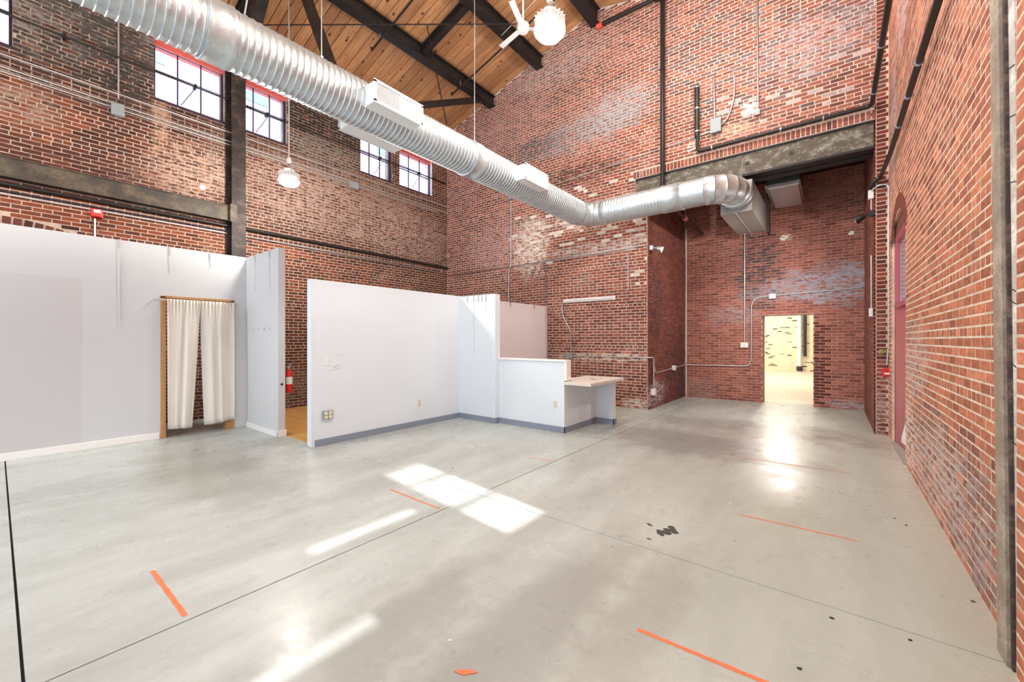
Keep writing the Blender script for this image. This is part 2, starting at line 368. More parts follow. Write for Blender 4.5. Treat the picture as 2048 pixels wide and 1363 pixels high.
# ---------------------------------------------------------------- left wall (X = XL)
fL = lambda u, v, d: (XL + d, u, v)
def yz(px, py): p = P(px, py, X=XL); return p.y, p.z
SILL, WTOP = 6.02, 7.08
WIN = [(-1.5, yz(25, 40)[0]), (yz(308, 90)[0], yz(449, 200)[0]), (yz(476, 200)[0], yz(574, 200)[0]), (yz(721, 300)[0], yz(784, 300)[0]), (yz(799, 300)[0], yz(864, 350)[0])]
holesL = [(a, b, SILL, WTOP) for a, b in WIN]
ext = (200, 196, 186)
stL = [((XL, .4, 6.5), (.4, 2.2, .9), (74, 66, 62), .55, .6), ((XL, 2.0, 5.8), (.4, 4.0, .28), (66, 52, 48), .55, .5), ((XL, .8, 4.47), (.4, 2.6, .2), (86, 48, 42), .6, .5), ((XL, .9, 7.1), (.4, 1.4, .9), (150, 140, 132), .85, .35), ((XL, 1.25, 6.7), (.4, .5, .8), (44, 42, 42), .8, .4), ((XL, .55, 7.2), (.3, .3, .5), (40, 40, 42), .7, .4), ((XL, 5.0, 6.8), (.4, 1.0, .55), (46, 44, 44), .8, .35), ((XL, 5.0, 6.2), (.4, .9, .35), (150, 138, 126), .6, .4),
       ((XL, 2.35, 4.75), (.4, .55, .55), (206, 172, 150), .65, .45), ((XL, 1.9, 5.5), (.4, .12, .6), (214, 170, 142), .6, .4), ((XL, .3, 5.2), (.4, .35, .25), (150, 132, 118), .7, .4), ((XL, 5.2, 5.0), (.4, 2.3, .8), (196, 168, 152), .6, .6), ((XL, 7.6, 4.6), (.4, 1.4, .7), (190, 164, 154), .55, .6),
       ((XL, 3.9, .45), (.4, 2.2, .45), (128, 112, 98), .7, .35), ((XL, 6.4, 5.55), (.4, 1.2, .35), (150, 128, 114), .6, .4)]
mL = brick_mats('left', (206, 186, 168), stL, haze_amt=.25)
wallL = struct('wall_left', slab(YB, YF, 0, EAVE, holesL, None, .34, fL), mL[2])
arch = []
rowsL = lay(YB, YF, 0, EAVE, holesL, None, 7, skip=[lambda u, v: 3.25 < v < 3.62 and abs(math.hypot(u - .0, v - .95) - 2.44) < .075 and u > -1.2])
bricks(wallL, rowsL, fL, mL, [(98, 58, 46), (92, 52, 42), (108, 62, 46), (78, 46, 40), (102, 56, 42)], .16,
       [(1.0, 6.9, 2.0, 1.2, (62, 56, 54), .55, .8), (5.0, 6.5, 1.3, .9, (66, 60, 58), .7, .8), (4.0, 4.6, 5.5, .6, (78, 46, 40), .4, .6), (1.5, 3.6, 3.2, .35, (150, 78, 50), .7, .7), (.4, 5.1, .7, .5, (140, 78, 52), .8, .8), (5, 3.0, 3, .7, (150, 80, 54), .5, .6), (7, 5.2, 2, .8, (120, 72, 62), .5, .6)])  # orange bricks low on this wall carry warm lamp light in their colour
am = MB()
for k in range(13):                                            # soldier bricks of the relieving arch above the white wall
    a = math.radians(90 - 24 + k * 2.55 - 4); c, s_ = math.cos(a), math.sin(a); R0, R1 = 2.375, 2.475; hw = .042
    for R0, R1 in ((2.37, 2.475),):
        q = [(R0 * c + hw * s_, .95 + R0 * s_ - hw * c), (R1 * c + hw * s_, .95 + R1 * s_ - hw * c), (R1 * c - hw * s_, .95 + R1 * s_ + hw * c), (R0 * c - hw * s_, .95 + R0 * s_ + hw * c)]
        b = obj('arch_brick', MB().poly([(XL - .002, y, z) for y, z in q], (.012, 0, 0)), mL[1], wallL); b.color = lin(*tone([(104, 60, 50), (88, 54, 46)], .12))

# ---------------------------------------------------------------- far wall with gable and alcove opening (Y = YF)
fF = lambda u, v, d: (u, YF - d, v)
AL, AR, BT = -3.29, .53, 5.22
holesF = [(AL, AR, 0, BT), (-3.56, AR, 4.76, BT)]
stF = [((-6.2, YF, 6.75), (1.0, .4, .22), (96, 86, 90), .8, .35), ((-4.9, YF, 6.75), (1.0, .4, .45), (178, 172, 176), .5, .5), ((-4.0, YF, 6.95), (.8, .4, .5), (176, 172, 176), .5, .5), ((-5.1, YF, 5.7), (1.1, .4, .28), (66, 44, 40), .8, .4), ((-6.5, YF, 4.1), (.55, .4, .75), (236, 226, 214), .95, .4),
       ((-7.7, YF, 4.3), (1.0, .4, .7), (200, 168, 164), .5, .6), ((-4.5, YF, 4.6), (1.2, .4, .28), (232, 224, 214), .7, .35), ((-4.4, YF, 3.8), (1.4, .4, .14), (216, 206, 196), .7, .35), ((-4.4, YF, 1.15), (1.5, .4, .09), (226, 214, 194), .85, .35), ((-3.5, YF, .08), (.35, .4, .14), (232, 224, 218), .8, .3),
       ((-1.3, YF, 6.05), (.13, .3, .16), (250, 240, 230), .95, .12), ((-1.55, YF, 5.72), (.35, .3, .12), (222, 190, 160), .7, .35), ((-2.33, YF, 5.62), (.1, .3, .09), (250, 244, 236), .9, .2), ((-.2, YF, 6.9), (.8, .4, .5), (186, 178, 184), .5, .6), ((-5.8, YF, 8.7), (1.3, .4, .5), (216, 208, 206), .35, .6), ((-7.0, YF, 7.6), (1.2, .4, .5), (190, 160, 158), .3, .6)]
mF = brick_mats('far', (232, 214, 200), stF, haze_amt=.32)
wallF = struct('wall_far', slab(XL - .34, XR, 0, 8.1, holesF, roof, .3, fF), mF[2])
sold = []
x = -3.60
while x < .5: sold.append((x, x + .062, 5.235, 5.385)); x += .0745
rowsF = lay(XL, XR - .002, 0, 9.7, holesF, roof, 7, sold, skip=[lambda u, v: -3.66 < u < .56 and 5.2 < v < 5.40])
bricks(wallF, rowsF, fF, mF, [(158, 100, 84), (148, 90, 76), (168, 106, 88), (130, 84, 74), (162, 96, 78)], .14,
       [(-4.5, 5, 2.6, 3.2, (158, 82, 60), .5, .7), (-5.5, 6.7, 2.4, .4, (120, 104, 104), .7, .7), (-3.9, 6.9, .72, .6, (140, 132, 136), .55, .7), (-5.0, 4.4, 2.4, 1.0, (238, 232, 224), .13, .95), (-1.2, 7.2, 2.2, 1.6, (112, 102, 104), .28, .7), (-.6, 6.2, 1.3, .6, (196, 186, 186), .12, .8), (-4, 1.3, 3, 1.4, (120, 66, 54), .5, .7),
        (-8.6, 4, 1.2, 3.5, (120, 66, 58), .6, .7), (-3.3, 3.5, .6, 1.0, (230, 222, 214), .1, .9), (-4.2, 6.4, 1.0, .14, (170, 92, 62), .9, .9)])

# ---------------------------------------------------------------- alcove
fA = lambda u, v, d: (u, YA - d, v)
DL, DR, DT = -1.395, -.38, 2.165
stA = [((-1.5, YA, 3.4), (.5, .4, .9), (66, 64, 68), .55, .5), ((.0, YA, 2.85), (1.0, .4, .42), (168, 168, 180), .9, .4), ((-1.0, YA, 2.75), (.8, .4, .25), (158, 156, 166), .8, .4), ((-2.1, YA, 2.2), (.6, .4, .25), (176, 166, 170), .55, .4), ((-.9, YA, 4.05), (.14, .3, .09), (250, 246, 238), .95, .12), ((.35, YA, .12), (.4, .3, .1), (170, 172, 180), .8, .3), ((.3, YA, 3.95), (.06, .3, .05), (250, 246, 240), .95, .15), ((-2.9, YA, .2), (.4, .4, .3), (150, 130, 124), .6, .4)]
mA = brick_mats('alcove', (200, 154, 138), stA, haze=(196, 170, 164), haze_amt=.3)
wallA = struct('wall_alcove_back', slab(-3.5, 1.05, 0, 5.8, [(DL, DR, 0, DT)], None, .36, fA), mA[2])
rowsA = lay(-3.22, 1.0, 0, 5.7, [(DL, DR, 0, DT)], None, 0)
bricks(wallA, rowsA, fA, mA, [(170, 106, 92), (160, 98, 86), (178, 112, 94), (146, 90, 80)], .1, [(-.25, 1.0, .2, 1.1, (92, 46, 42), .9, .8), (-1.5, 3.3, .55, 1.3, (92, 74, 74), .5, .7), (.3, 2.8, 1, .5, (170, 166, 176), .25, .8)])
fAL = lambda u, v, d: (AL + .04 + d, u, v)
stAL = [((AL, 9.6, 2.4), (.3, .3, .8), (60, 58, 62), .7, .45), ((AL, 10.9, .9), (.3, .8, .9), (66, 60, 66), .6, .5), ((AL, 9.5, .3), (.3, .7, .3), (214, 206, 212), .6, .35), ((AL, 11.5, .6), (.3, .3, 1.2), (58, 58, 66), .8, .4)]
mAL = brick_mats('alcove_side', (150, 104, 92), stAL, haze=(206, 180, 176), haze_amt=.3)
wallAL = struct('wall_alcove_left', slab(YF + .3, YA, 0, 5.8, [], None, .3, fAL), mAL[2])
wm = MB().box((AL - .2, YF + .02, 0), (AL + .028, YF + .3, 4.74)); obj('jamb', wm, mAL[2], wallAL)
bricks(wallAL, lay(YF + .012, YA - .01, 0, 5.7, [], None, 0), fAL, mAL, [(132, 76, 66), (118, 68, 60), (140, 80, 66)], .1, n_single=200)
fAR = lambda u, v, d: (AR - d, -u, v)
wallAR = struct('wall_alcove_right', slab(-YA, -YF + 0, 0, 5.8, [], None, .36, fAR), mAL[2])
bricks(wallAR, lay(-YA + .01, -YF, 0, 5.7, [], None, 0), fAR, mAL, [(132, 76, 66), (118, 68, 60), (140, 80, 66)], .1, n_single=60)
# narrow brick pier between the alcove and the right wall
mP = brick_mats('pier', (238, 214, 196), [((.6, YF, .3), (.3, .3, .7), (196, 176, 168), .6, .4)], haze_amt=.25)
pier = struct('wall_pier', MB().box((AR + .015, YF - .04, 0), (XR + .1, YF + .3, 8.1)), mP[2])
prow = []; v = 0; k = 0
while v < 8.05:
    prow += [(AR + .02, XR - .035, v + .006, v + CO - .006)] if k % 2 else [(AR + .02, XR - .006, v + .006, v + CO - .006)]
    v += CO; k += 1
fP = lambda u, v, d: (u, YF - .04 - d, v)
bricks(pier, prow, fP, mP, [(132, 68, 56), (120, 62, 52), (146, 78, 58), (104, 60, 54)], .12, n_single=80)
struct('trim_1', MB().box((AL + .07, YA - .03, 0), (AL + .10, YA, 4.6)), plain('white_corner_seam', (214, 206, 200), .8))
struct('ceiling_alcove', MB().box((-3.6, YF + .3, 5.45), (1.1, YA + .4, 5.6)), blacksteel)

# ---------------------------------------------------------------- right wall (X = XR) with arched doorway and windows behind the post
fR = lambda u, v, d: (XR - d, -u, v)
DY0, DY1, DZ = 7.03, 8.55, 3.30
SW = (2.20, 2.78, 2.15, 4.0)                                  # tall window that throws the patch of sun
holesR = [(-DY1, -DY0, 0, DZ), (-SW[1], -SW[0], SW[2], SW[3]), (-1.95, -.25, 1.9, 3.5), (2.4, 5.6, .7, 4.6)]
stR = [((XR, 3.9, .35), (.3, .8, .4), (150, 140, 138), .75, .4), ((XR, 5.2, .4), (.3, 1.4, .4), (196, 178, 172), .75, .45), ((XR, 6.9, .4), (.3, .7, .45), (226, 208, 200), .75, .45), ((XR, 6.3, 1.3), (.3, .8, .35), (196, 184, 182), .6, .45), ((XR, 8.3, 4.9), (.3, .35, .9), (176, 170, 180), .7, .4), ((XR, 7.4, 6.0), (.3, .6, .6), (178, 168, 174), .6, .45)]
mR = brick_mats('right', (238, 220, 198), stR, haze_amt=.18)
wallR = struct('wall_right', slab(-YF - .3, -YB, 0, EAVE, holesR, None, .34, fR), mR[2])
rowsR = lay(-YF + .045, -YB, 0, EAVE, holesR, None, 6, skip=[lambda u, v: -3.2 < u < -2.86 and v < 9 and False])
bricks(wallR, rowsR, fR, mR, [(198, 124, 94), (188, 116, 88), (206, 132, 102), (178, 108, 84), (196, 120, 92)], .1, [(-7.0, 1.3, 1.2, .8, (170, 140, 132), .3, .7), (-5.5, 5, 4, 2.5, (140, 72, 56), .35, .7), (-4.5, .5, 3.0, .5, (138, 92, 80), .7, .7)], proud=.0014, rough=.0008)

fQ = lambda u, v, d: (.662 - d, -u, v)                      # low brick pilaster on the near side of the post
pil = struct('wall_pilaster', MB().box((.662, 2.80, 0), (.71, 2.925, 7)), mR[2]); pq = []; v = 0
while v < 6.9: pq += [(-2.92, -2.81, v + .007, v + CO - .007)]; v += CO
bricks(pil, pq, fQ, mR, [(198, 124, 94), (188, 116, 88), (206, 132, 102)], .1, n_single=60, proud=.0014, rough=.0008)
# back wall behind the viewpoint: three large glazed bays
fB = lambda u, v, d: (u, YB + d, v)
bays = [(-9.2, -6.6, .9, 5.4), (-6.1, -3.2, .05, 5.4), (-2.7, .1, .9, 5.4)]
struct('wall_back', slab(XL - .34, XR + .34, 0, 8.1, bays, roof, .3, fB), plaster)

# ---------------------------------------------------------------- ceiling: planks over a deck, purlins, trusses
ceil = struct('ceiling', MB().hexa([(XL - .35, YB - .3, roof(XL) - .35 * SLOPE + .07), (RIDGE, YB - .3, roof(RIDGE) + .07), (RIDGE, YF + .3, roof(RIDGE) + .07), (XL - .35, YF + .3, roof(XL) - .35 * SLOPE + .07)], [(XL - .35, YB - .3, roof(XL) + .1), (RIDGE, YB - .3, roof(RIDGE) + .2), (RIDGE, YF + .3, roof(RIDGE) + .2), (XL - .35, YF + .3, roof(XL) + .1)])
     .hexa([(RIDGE, YB - .3, roof(RIDGE) + .07), (XR + .35, YB - .3, roof(XR) - .35 * SLOPE + .07), (XR + .35, YF + .3, roof(XR) - .35 * SLOPE + .07), (RIDGE, YF + .3, roof(RIDGE) + .07)], [(RIDGE, YB - .3, roof(RIDGE) + .2), (XR + .35, YB - .3, roof(XR) + .1), (XR + .35, YF + .3, roof(XR) + .1), (RIDGE, YF + .3, roof(RIDGE) + .2)]), blacksteel)
ang = math.atan(SLOPE); Lp = (RIDGE - XL) / math.cos(ang)
y = YB; PM = {}
while y < YF - .05:
    wd = random.choice((.18, .21, .24, .27)); wd = min(wd, YF - y)
    for side in (-1, 1):
        key = (round(wd, 3),); me = PM.get(key)
        if me is None:
            mm = MB().box((-Lp / 2, -wd / 2 + .008, -.02), (Lp / 2, wd / 2 - .008, .045)); me = mm.mesh('plank'); me.materials.append(plankm); PM[key] = me
        o = bpy.data.objects.new('plank', me); C.objects.link(o); o.parent = ceil
        cx = (XL + RIDGE) / 2 if side < 0 else RIDGE + (RIDGE - XL) / 2
        o.location = (cx, y + wd / 2, EAVE + SLOPE * (RIDGE - XL) / 2 + .02 + .006 * random.random()); o.rotation_euler = (0, -ang if side < 0 else ang, 0)
    y += wd
def purlin(x, z0, z1, label, ye=YF + .02):
    t = thing('purlin', (x, YF, z0), label, 'beam', 'black purlins under the plank ceiling')
    obj('web', MB().box((x - .05, YB, z0 + .03), (x + .05, ye, z1)), blacksteel, t); obj('flange', MB().box((x - .11, YB, z0), (x + .11, ye, z0 + .035)), blacksteel, t); obj('flange', MB().box((x - .11, YB, z1 - .035), (x + .11, ye, z1)), blacksteel, t)
PX = [-7.87, -6.19]
purlin(PX[0], 8.37, roof(PX[0]) - .035, 'lowest black steel purlin of the plank ceiling, ending in the far gable')
purlin(PX[1], 8.82, roof(PX[1]) - .035, 'black steel purlin half way up the plank ceiling, behind the white fan')
purlin(RIDGE, 9.18, roof(RIDGE) - .035, 'black steel ridge beam meeting the top of the brick gable by an orange coupling')
purlin(-2.91, 8.82, roof(-2.91) - .035, 'black steel purlin on the right slope of the ceiling', YF - .24); purlin(-1.23, 8.37, roof(-1.23) - .035, 'lowest black steel purlin on the right slope of the ceiling')
TY = [3.05, 6.42, -.4]
for i, ty in enumerate(TY):
    t = thing('roof_truss', (XL, ty, 7.2), ('black steel roof truss above the left column', 'black steel roof truss nearer the far gable', 'black steel roof truss above the viewpoint')[i], 'truss', 'black roof trusses')
    dz = .30
    nodes = [XL + .05] + PX + [RIDGE, -2.91, -1.23, XR - .05]
    for xa, xb in list(zip(nodes, nodes[1:]))[(1 if i == 1 else 0):]: obj('top_chord', MB().ibar((xa + .06, ty, roof(xa + .06) - .18), (xb - .06, ty, roof(xb - .06) - .18), .15, .2, .02, .05), blacksteel, t)
    if i == 0:
        a, b = P(600, -40, Y=3.5), P(668, 148, Y=3.5); a.z = min(a.z, 8.3)
        obj('strut', MB().bar(a, b, .14, .14), blacksteel, t)
        obj('heel', MB().poly([(XL + .02, ty, 7.0), (XL + .55, ty, 7.3), (XL + 1.9, ty, roof(XL + 1.9) - .12), (XL + .02, ty, roof(XL) - .12)], (0, .2, 0)), blacksteel, t)
    if i == 1:
        a, b = P(965, 199, X=PX[0]), P(800, 214, X=PX[0]); obj('knee_brace', MB().bar(a, b, .12, .13), blacksteel, t)
rd = MB().tube([P(505, 50, Z=7.55), P(1032, 48, Z=7.55)], .012, 6); tag(obj('tie_rod', rd, blackrod), 'long thin black tie rod running level across the plank ceiling', 'rod')
rd = MB().tube([P(836, -40, Y=6.2), P(893, 247, Y=6.2)], .012, 6); tag(obj('tie_rod', rd, blackrod), 'thin black tie rod dropping steeply from the ceiling to the duct', 'rod')

# ---------------------------------------------------------------- floor: slabs on a base with saw-cut joints
floor = struct('floor', MB().box((XL - .34, YB - .3, -.12), (XR + 2.2, YA + .36, -.03)), joint)
XJ = [XL, -6.08, -2.82, XR + .6]; YJ = [YB, .08, 3.02, 5.95, YF, YA + .36]
for i in range(3):
    for j in range(5):
        g = .004 if i else .003; gy = .012 if j in (0, 1) else .004
        y0, y1 = YJ[j] + (.006 if j == 1 else .003), YJ[j+1] - (.006 if j == 0 else .003)
        x0, x1 = XJ[i] + (.005 if i == 2 else .002), XJ[i+1] - (.005 if i == 1 else .002)
        if j >= 4 and i < 1: continue
        if i == 0 and j == 2: 
            obj('slab', MB().box((x0, y0, -.05), (x1, 3.0, 0)), conc, floor) if y0 < 3.0 else None
            continue
        if i == 0 and j == 3: continue
        obj('slab', MB().box((x0, y0, -.05), (x1, y1, 0)), conc, floor)
obj('slab', MB().box((XL, 3.023, -.05), (-6.083, YF, -.006)), conc, floor)
sw = struct('floor_storage', MB().box((XL, 2.93, -.03), (-5.99, YF, -.004)), joint)
y = 2.94; k = 0; rest = MB()
while y < YF - .2:
    if k < 16: obj('board', MB().box((XL + .02, y + .002, -.01), (-5.95 if y < 2.9 else -5.99, y + .118, .006)), oakm, sw)
    else: rest.box((XL + .02, y + .002, -.01), (-5.99, y + .118, .006))
    y += .12; k += 1
o = obj('board_floor', rest, oakm, sw); o['kind'] = 'stuff'
# ground outside and the bright room beyond the alcove doorway
struct('ground', MB().box((XR + .36, YB - 8, -.3), (30, 30, -.13)), plain('outside_paving', (190, 186, 180), .9))
struct('floor_beyond', MB().box((-12, YA + .36, -.1), (7, 25.5, 0)), plain('beyond_concrete', (214, 206, 190), .4))
struct('wall_beyond', MB().box((-12, 25.2, 0), (7, 25.5, 5)), farbrickm)
bp = plain('beyond_paint', (226, 218, 202), .8)
struct('wall_beyond_left', MB().box((-12.2, YA + .36, 0), (-12, 25.5, 5)), bp); struct('wall_beyond_right', MB().box((7, YA + .36, 0), (7.2, 25.5, 5)), bp)
struct('ceiling_beyond', MB().box((-12, YA + .36, 5), (7, 25.5, 5.2)), bp)
struct('wall_beyond_front', MB().box((-12, YA + .2, 0), (-3.55, YA + .36, 5)).box((1.1, YA + .2, 0), (7, YA + .36, 5)), bp)
a = P(1599, 740, Y=25.05); t = thing('wall_pipe', (a.x, 25.05, 0), 'white vertical pipe on the whitewashed wall beyond the doorway', 'pipe'); obj('riser', MB().tube([(a.x, 25.05, .25), (a.x, 25.05, 4.9)], .10, 10), white, t); obj('foot', MB().tube([(a.x, 25.05, .02), (a.x, 25.05, .25)], .13, 10), darksock, t)
a = P(1604, 720, Y=25.1); tag(obj('wall_pipe', MB().tube([(a.x + .12, 25.1, .75), (a.x + .12, 25.1, 4.9)], .07, 8), darksock), 'dark vertical pipe behind the white one beyond the doorway', 'pipe')
b0 = struct('facade_across', MB().box((-24, -20, 0), (-20, 30, 16)), plain('mauve_render', (172, 154, 172), .9))
struct('added_sunshade', MB().hexa([(XR + .34, 5.8, 3.3), (XR + 3.0, 5.8, 2.9), (XR + 3.0, 9.2, 2.9), (XR + .34, 9.2, 3.3)], [(XR + .34, 5.8, 3.4), (XR + 3.0, 5.8, 3.0), (XR + 3.0, 9.2, 3.0), (XR + .34, 9.2, 3.4)]), blacksteel)  # unseen canopy added to keep the sun through the door off the floor
for i in range(9):
    for j in range(3):
        obj('pane', MB().box((-20.02, -12 + i * 3.6, 4 + j * 4), (-19.97, -10.4 + i * 3.6, 6.4 + j * 4)), plain('pale_blue_pane', (120, 146, 180), .3) if (i, j) == (0, 0) else bpy.data.materials['pale_blue_pane'], b0)

# ---------------------------------------------------------------- white partition walls
XW, XP = -8.38, -5.93
CY0, CY1, CZ = 1.63, 2.63, 2.25
fW = lambda u, v, d: (XW + d, u, v)
ww = struct('wall_white_left', slab(YB + .3, 2.83, 0, 3.055, [(CY0, CY1, 0, CZ)], None, .12, fW), offwhite)
obj('return_panel', MB().box((XW - .12, 2.83, 0), (-7.04, 2.94, 3.055)), offwhite, ww, bevel=.004)
obj('patch', MB().box((XW, -3, .11), (XW + .0015, .76, 2.43)), plain('fresh_grey_white_patch', (205, 204, 204), .6, 0, .02, 1.5), ww, label='slightly darker repainted rectangle')
struct('baseboard_left', MB().box((XW, YB + .3, 0), (XW + .018, CY0 - .02, .10)), trimw, bevel=.004)
struct('baseboard_return', MB().box((-8.36, 2.812, 0), (-7.022, 2.83, .075)).box((-7.04, 2.812, 0), (-7.018, 2.95, .10)), trimw)
wd_ = struct('wall_divider', MB().box((XP - .12, 2.84, 0), (XP, YF - .02, 2.445)), white, bevel=.004)
obj('end_cap', MB().box((XP - .125, 2.832, .02), (XP + .004, 2.842, 2.447)), white, wd_)
obj('stub_panel', MB().box((XP - .05, 5.80, 0), (-5.07, 5.92, 2.43)), white, wd_, bevel=.004)
obj('corner_post', MB().box((-5.08, 5.79, 0), (-4.97, 5.93, 2.425)), white, wd_, bevel=.004)
obj('shaded_face', MB().box((XP, 5.93, .1), (XP + .004, YF - .03, 2.44)), greypaint, wd_, label='pale mauve grey painted face')
struct('baseboard_divider', MB().box((XP, 2.88, 0), (XP + .012, 5.80, .10)).box((XP, 5.788, 0), (-4.97, 5.80, .10)).box((-4.97, 5.788, 0), (-4.958, 5.90, .10)), rubber)

# reception counter: half wall, cap, desk with end panel
rc = thing('reception_counter', (-4.2, 5.9, 0), 'white half-height reception counter with a lower desk at its right end', 'counter')
obj('half_wall', MB().box((-4.97, 5.90, 0), (-3.54, 6.02, 1.195)), white, rc, bevel=.004)
obj('cap', MB().box((-5.0, 5.875, 1.195), (-3.50, 6.05, 1.225)), trimw, rc, bevel=.003)
obj('end_trim', MB().box((-3.54, 5.89, .88), (-3.49, 6.03, 1.195)).poly([(-3.49, 5.91, .875), (-3.49, 6.03, .875), (-3.44, 6.03, .875), (-3.47, 5.93, .93)], (0, 0, .02)), trimw, rc)
obj('desk_top', MB().box((-3.53, 5.86, .815), (-3.03, 7.18, .865)).box((-3.80, 6.03, .815), (-3.53, 7.18, .865)), plain('scuffed_white_laminate', (222, 214, 206), .5, 0, .1, 5), rc, bevel=.004)
obj('side_panel', MB().box((-3.64, 6.02, 0), (-3.54, 7.08, .815)), white, rc)
obj('end_panel', MB().box((-3.64, 7.06, 0), (-3.19, 7.16, .815)), white, rc, bevel=.003)
obj('base_strip', MB().box((-4.97, 5.888, 0), (-3.528, 5.90, .10)).box((-3.54, 5.888, 0), (-3.528, 7.06, .10)).box((-3.53, 7.048, 0), (-3.178, 7.06, .10)).box((-3.19, 7.048, 0), (-3.178, 7.17, .10)), rubber, rc)
sc_ = MB()
for k in range(9): 
    a = (-3.55 + .25 * random.random(), 6.45 + .4 * random.random(), .8655); sc_.box(a, (a[0] + .02 + .05 * random.random(), a[1] + .01 + .02 * random.random(), .8668))
obj('scuff', sc_, darksock, rc)['kind'] = 'stuff'
# ---------------------------------------------------------------- curtain doorway
dr = struct('door_1', MB().box((XW - .13, CY0 - .005, 0), (XW + .012, CY0 + .06, CZ)).box((XW - .13, CY1 - .035, 0), (XW + .012, CY1 + .005, CZ)).box((XW - .13, CY0 - .005, CZ - .02), (XW + .012, CY1 + .005, CZ + .015)), studm)
obj('post_foot', MB().box((XW - .13, CY1 - .13, 0), (XW + .0, CY1 - .03, .6)), studm, dr)
rod = thing('curtain_rod', (XW + .03, CY0, 2.2), 'thin pale curtain rod across the top of the wooden doorway', 'rod')
obj('tube', MB().tube([(XW + .03, CY0 - .08, 2.195), (XW + .03, CY1 + .02, 2.195)], .009, 8), emt, rod); obj('end_bracket', MB().box((XW, CY0 - .09, 2.18), (XW + .04, CY0 - .07, 2.21)), emt, rod)
def curtain(y0t, y1t, y0b, y1b, zb0, zb1, seed, label):
    r = random.Random(seed); n, m = 44, 26; ph = [r.random() * 6 for _ in range(4)]; mb = MB()
    for j in range(m + 1):
        t = j / m
        for i in range(n + 1):
            s = i / n; yy = (y0t + (y1t - y0t) * s) * (1 - t ** 1.3) + (y0b + (y1b - y0b) * s) * t ** 1.3
            zb = zb0 + (zb1 - zb0) * s; z = 2.215 * (1 - t) + zb * t
            gather = .016 * math.sin(s * 62 + ph[0]) * max(0, 1 - t * 5) + (.020 * math.sin(s * 15 + ph[1]) + .016 * math.sin(s * 8.2 + ph[2]) + .008 * math.sin(s * 27 + ph[3])) * min(1, t * 3 + .15)
            fold = .02 * max(0, math.sin(s * 5.5 + ph[2])) ** 6
            mb.v.append((XW + .045 + gather + fold + .012 * t, yy, z))
    for j in range(m):
        for i in range(n):
            a = j * (n + 1) + i; mb.f.append((a, a + 1, a + n + 2, a + n + 1))
    o = obj('curtain', mb, cloth, None, label, 'curtain', 'pair of curtains in the wooden doorway', smooth=True); k = o.modifiers.new('thick', 'SOLIDIFY'); k.thickness = .004
    hm = MB()
    pts = [mb.v[21 * (n + 1) + i] for i in range(0, n + 1)]
    h = obj('hem_seam', MB().tube([(p[0] + .003, p[1], p[2] + .0) for p in pts], .0035, 5), cloth, o); h.location = (0, 0, 0)
curtain(CY0 + .065, 2.128, CY0 + .07, 2.02, .135, .115, 3, 'left cream curtain panel, hanging lower and parted from its neighbour')
curtain(2.133, CY1 - .01, 2.19, CY1 - .012, .125, .16, 5, 'right cream curtain panel, next to the white corner')

# ---------------------------------------------------------------- windows of the left wall
for i, (a, b) in enumerate(WIN):
    fr_ = MB(); xg = XL - .12; t_ = .035
    fr_.box((xg - .03, a, SILL), (xg + .03, a + t_, WTOP)).box((xg - .03, b - t_, SILL), (xg + .03, b, WTOP)).box((xg - .03, a, SILL), (xg + .03, b, SILL + t_)).box((xg - .03, a, WTOP - .05), (xg + .03, b, WTOP))
    o = struct('window_%d' % (i + 1), fr_, framedark)
    L = b - a
    for f in (1/3, 2/3): obj('muntin', MB().box((xg - .015, a + L * f - .009, SILL + .03), (xg + .015, a + L * f + .009, WTOP - .05)), framedark, o)
    obj('muntin', MB().box((xg - .015, a + .03, 6.555), (xg + .015, b - .03, 6.575)), framedark, o)
    for q in range(3):
        for z0, z1 in ((SILL + .03, 6.555), (6.575, WTOP - .05)): obj('pane', MB().box((xg - .003, a + L * q / 3 + .012, z0), (xg + .003, a + L * (q + 1) / 3 - .012, z1)), glassm, o)
    obj('lintel', MB().box((XL - .33, a - .01, WTOP - .01), (XL + .012, b + .01, WTOP + .06)).box((XL - .09, a, WTOP - .06), (XL - .05, b, WTOP)), lintelred, o, label='salmon red painted lintel')
    obj('sill', MB().box((XL - .33, a, SILL - .04), (XL + .01, b, SILL)), framedark, o)
    if i == 4: obj('reveal', MB().box((XL - .33, b - .006, SILL), (XL, b + .004, WTOP)), plain('pale_reveal', (232, 220, 228), .7), o)
obj('mullion', MB().box((XL - .16, WIN[3][1] - .01, SILL - .05), (XL - .02, WIN[4][0] + .01, WTOP + .05)), rust, wallL, label='dark steel mullion between two windows')
pts = [(XL + .09, -2.5, 6.43)] + [(XL + .09, y_, 6.43 + .012 * y_) for y_ in (0, 2, 4, 6, 8, 8.9)]
tr = thing('window_opener', (XL + .09, 0, 6.4), 'long black rod of the window opener running along the left wall at mid window height', 'rod')
obj('rod', MB().tube(pts, .016, 8), blackrod, tr); obj('thin_rod', MB().tube([(p[0] - .14, p[1], p[2] + .10) for p in pts[1:-1]], .008, 6), blackrod, tr)
for px in (128, 388, 531, 757, 835):
    y_ = yz(px, 150)[0]; obj('clamp', MB().box((XL, y_ - .02, 6.40 + .012 * y_), (XL + .12, y_ + .02, 6.47 + .012 * y_)), blackrod, tr)
for px in (390, 535, 764, 838):
    y_ = yz(px, 150)[0]; obj('stay', MB().tube([(XL + .08, y_, 6.43 + .012 * y_), (XL - .08, y_ - .2, SILL + .06)], .007, 6), blackrod, tr)
y_ = yz(497, 220)[0]; obj('turnbuckle', MB().lathe([(.012, 0), (.03, .02), (.014, .05), (.03, .08), (.014, .11), (.03, .14), (.012, .17)], (XL + .09, y_ - .08, 6.47), (0, 1, .012), 8), blackrod, tr)

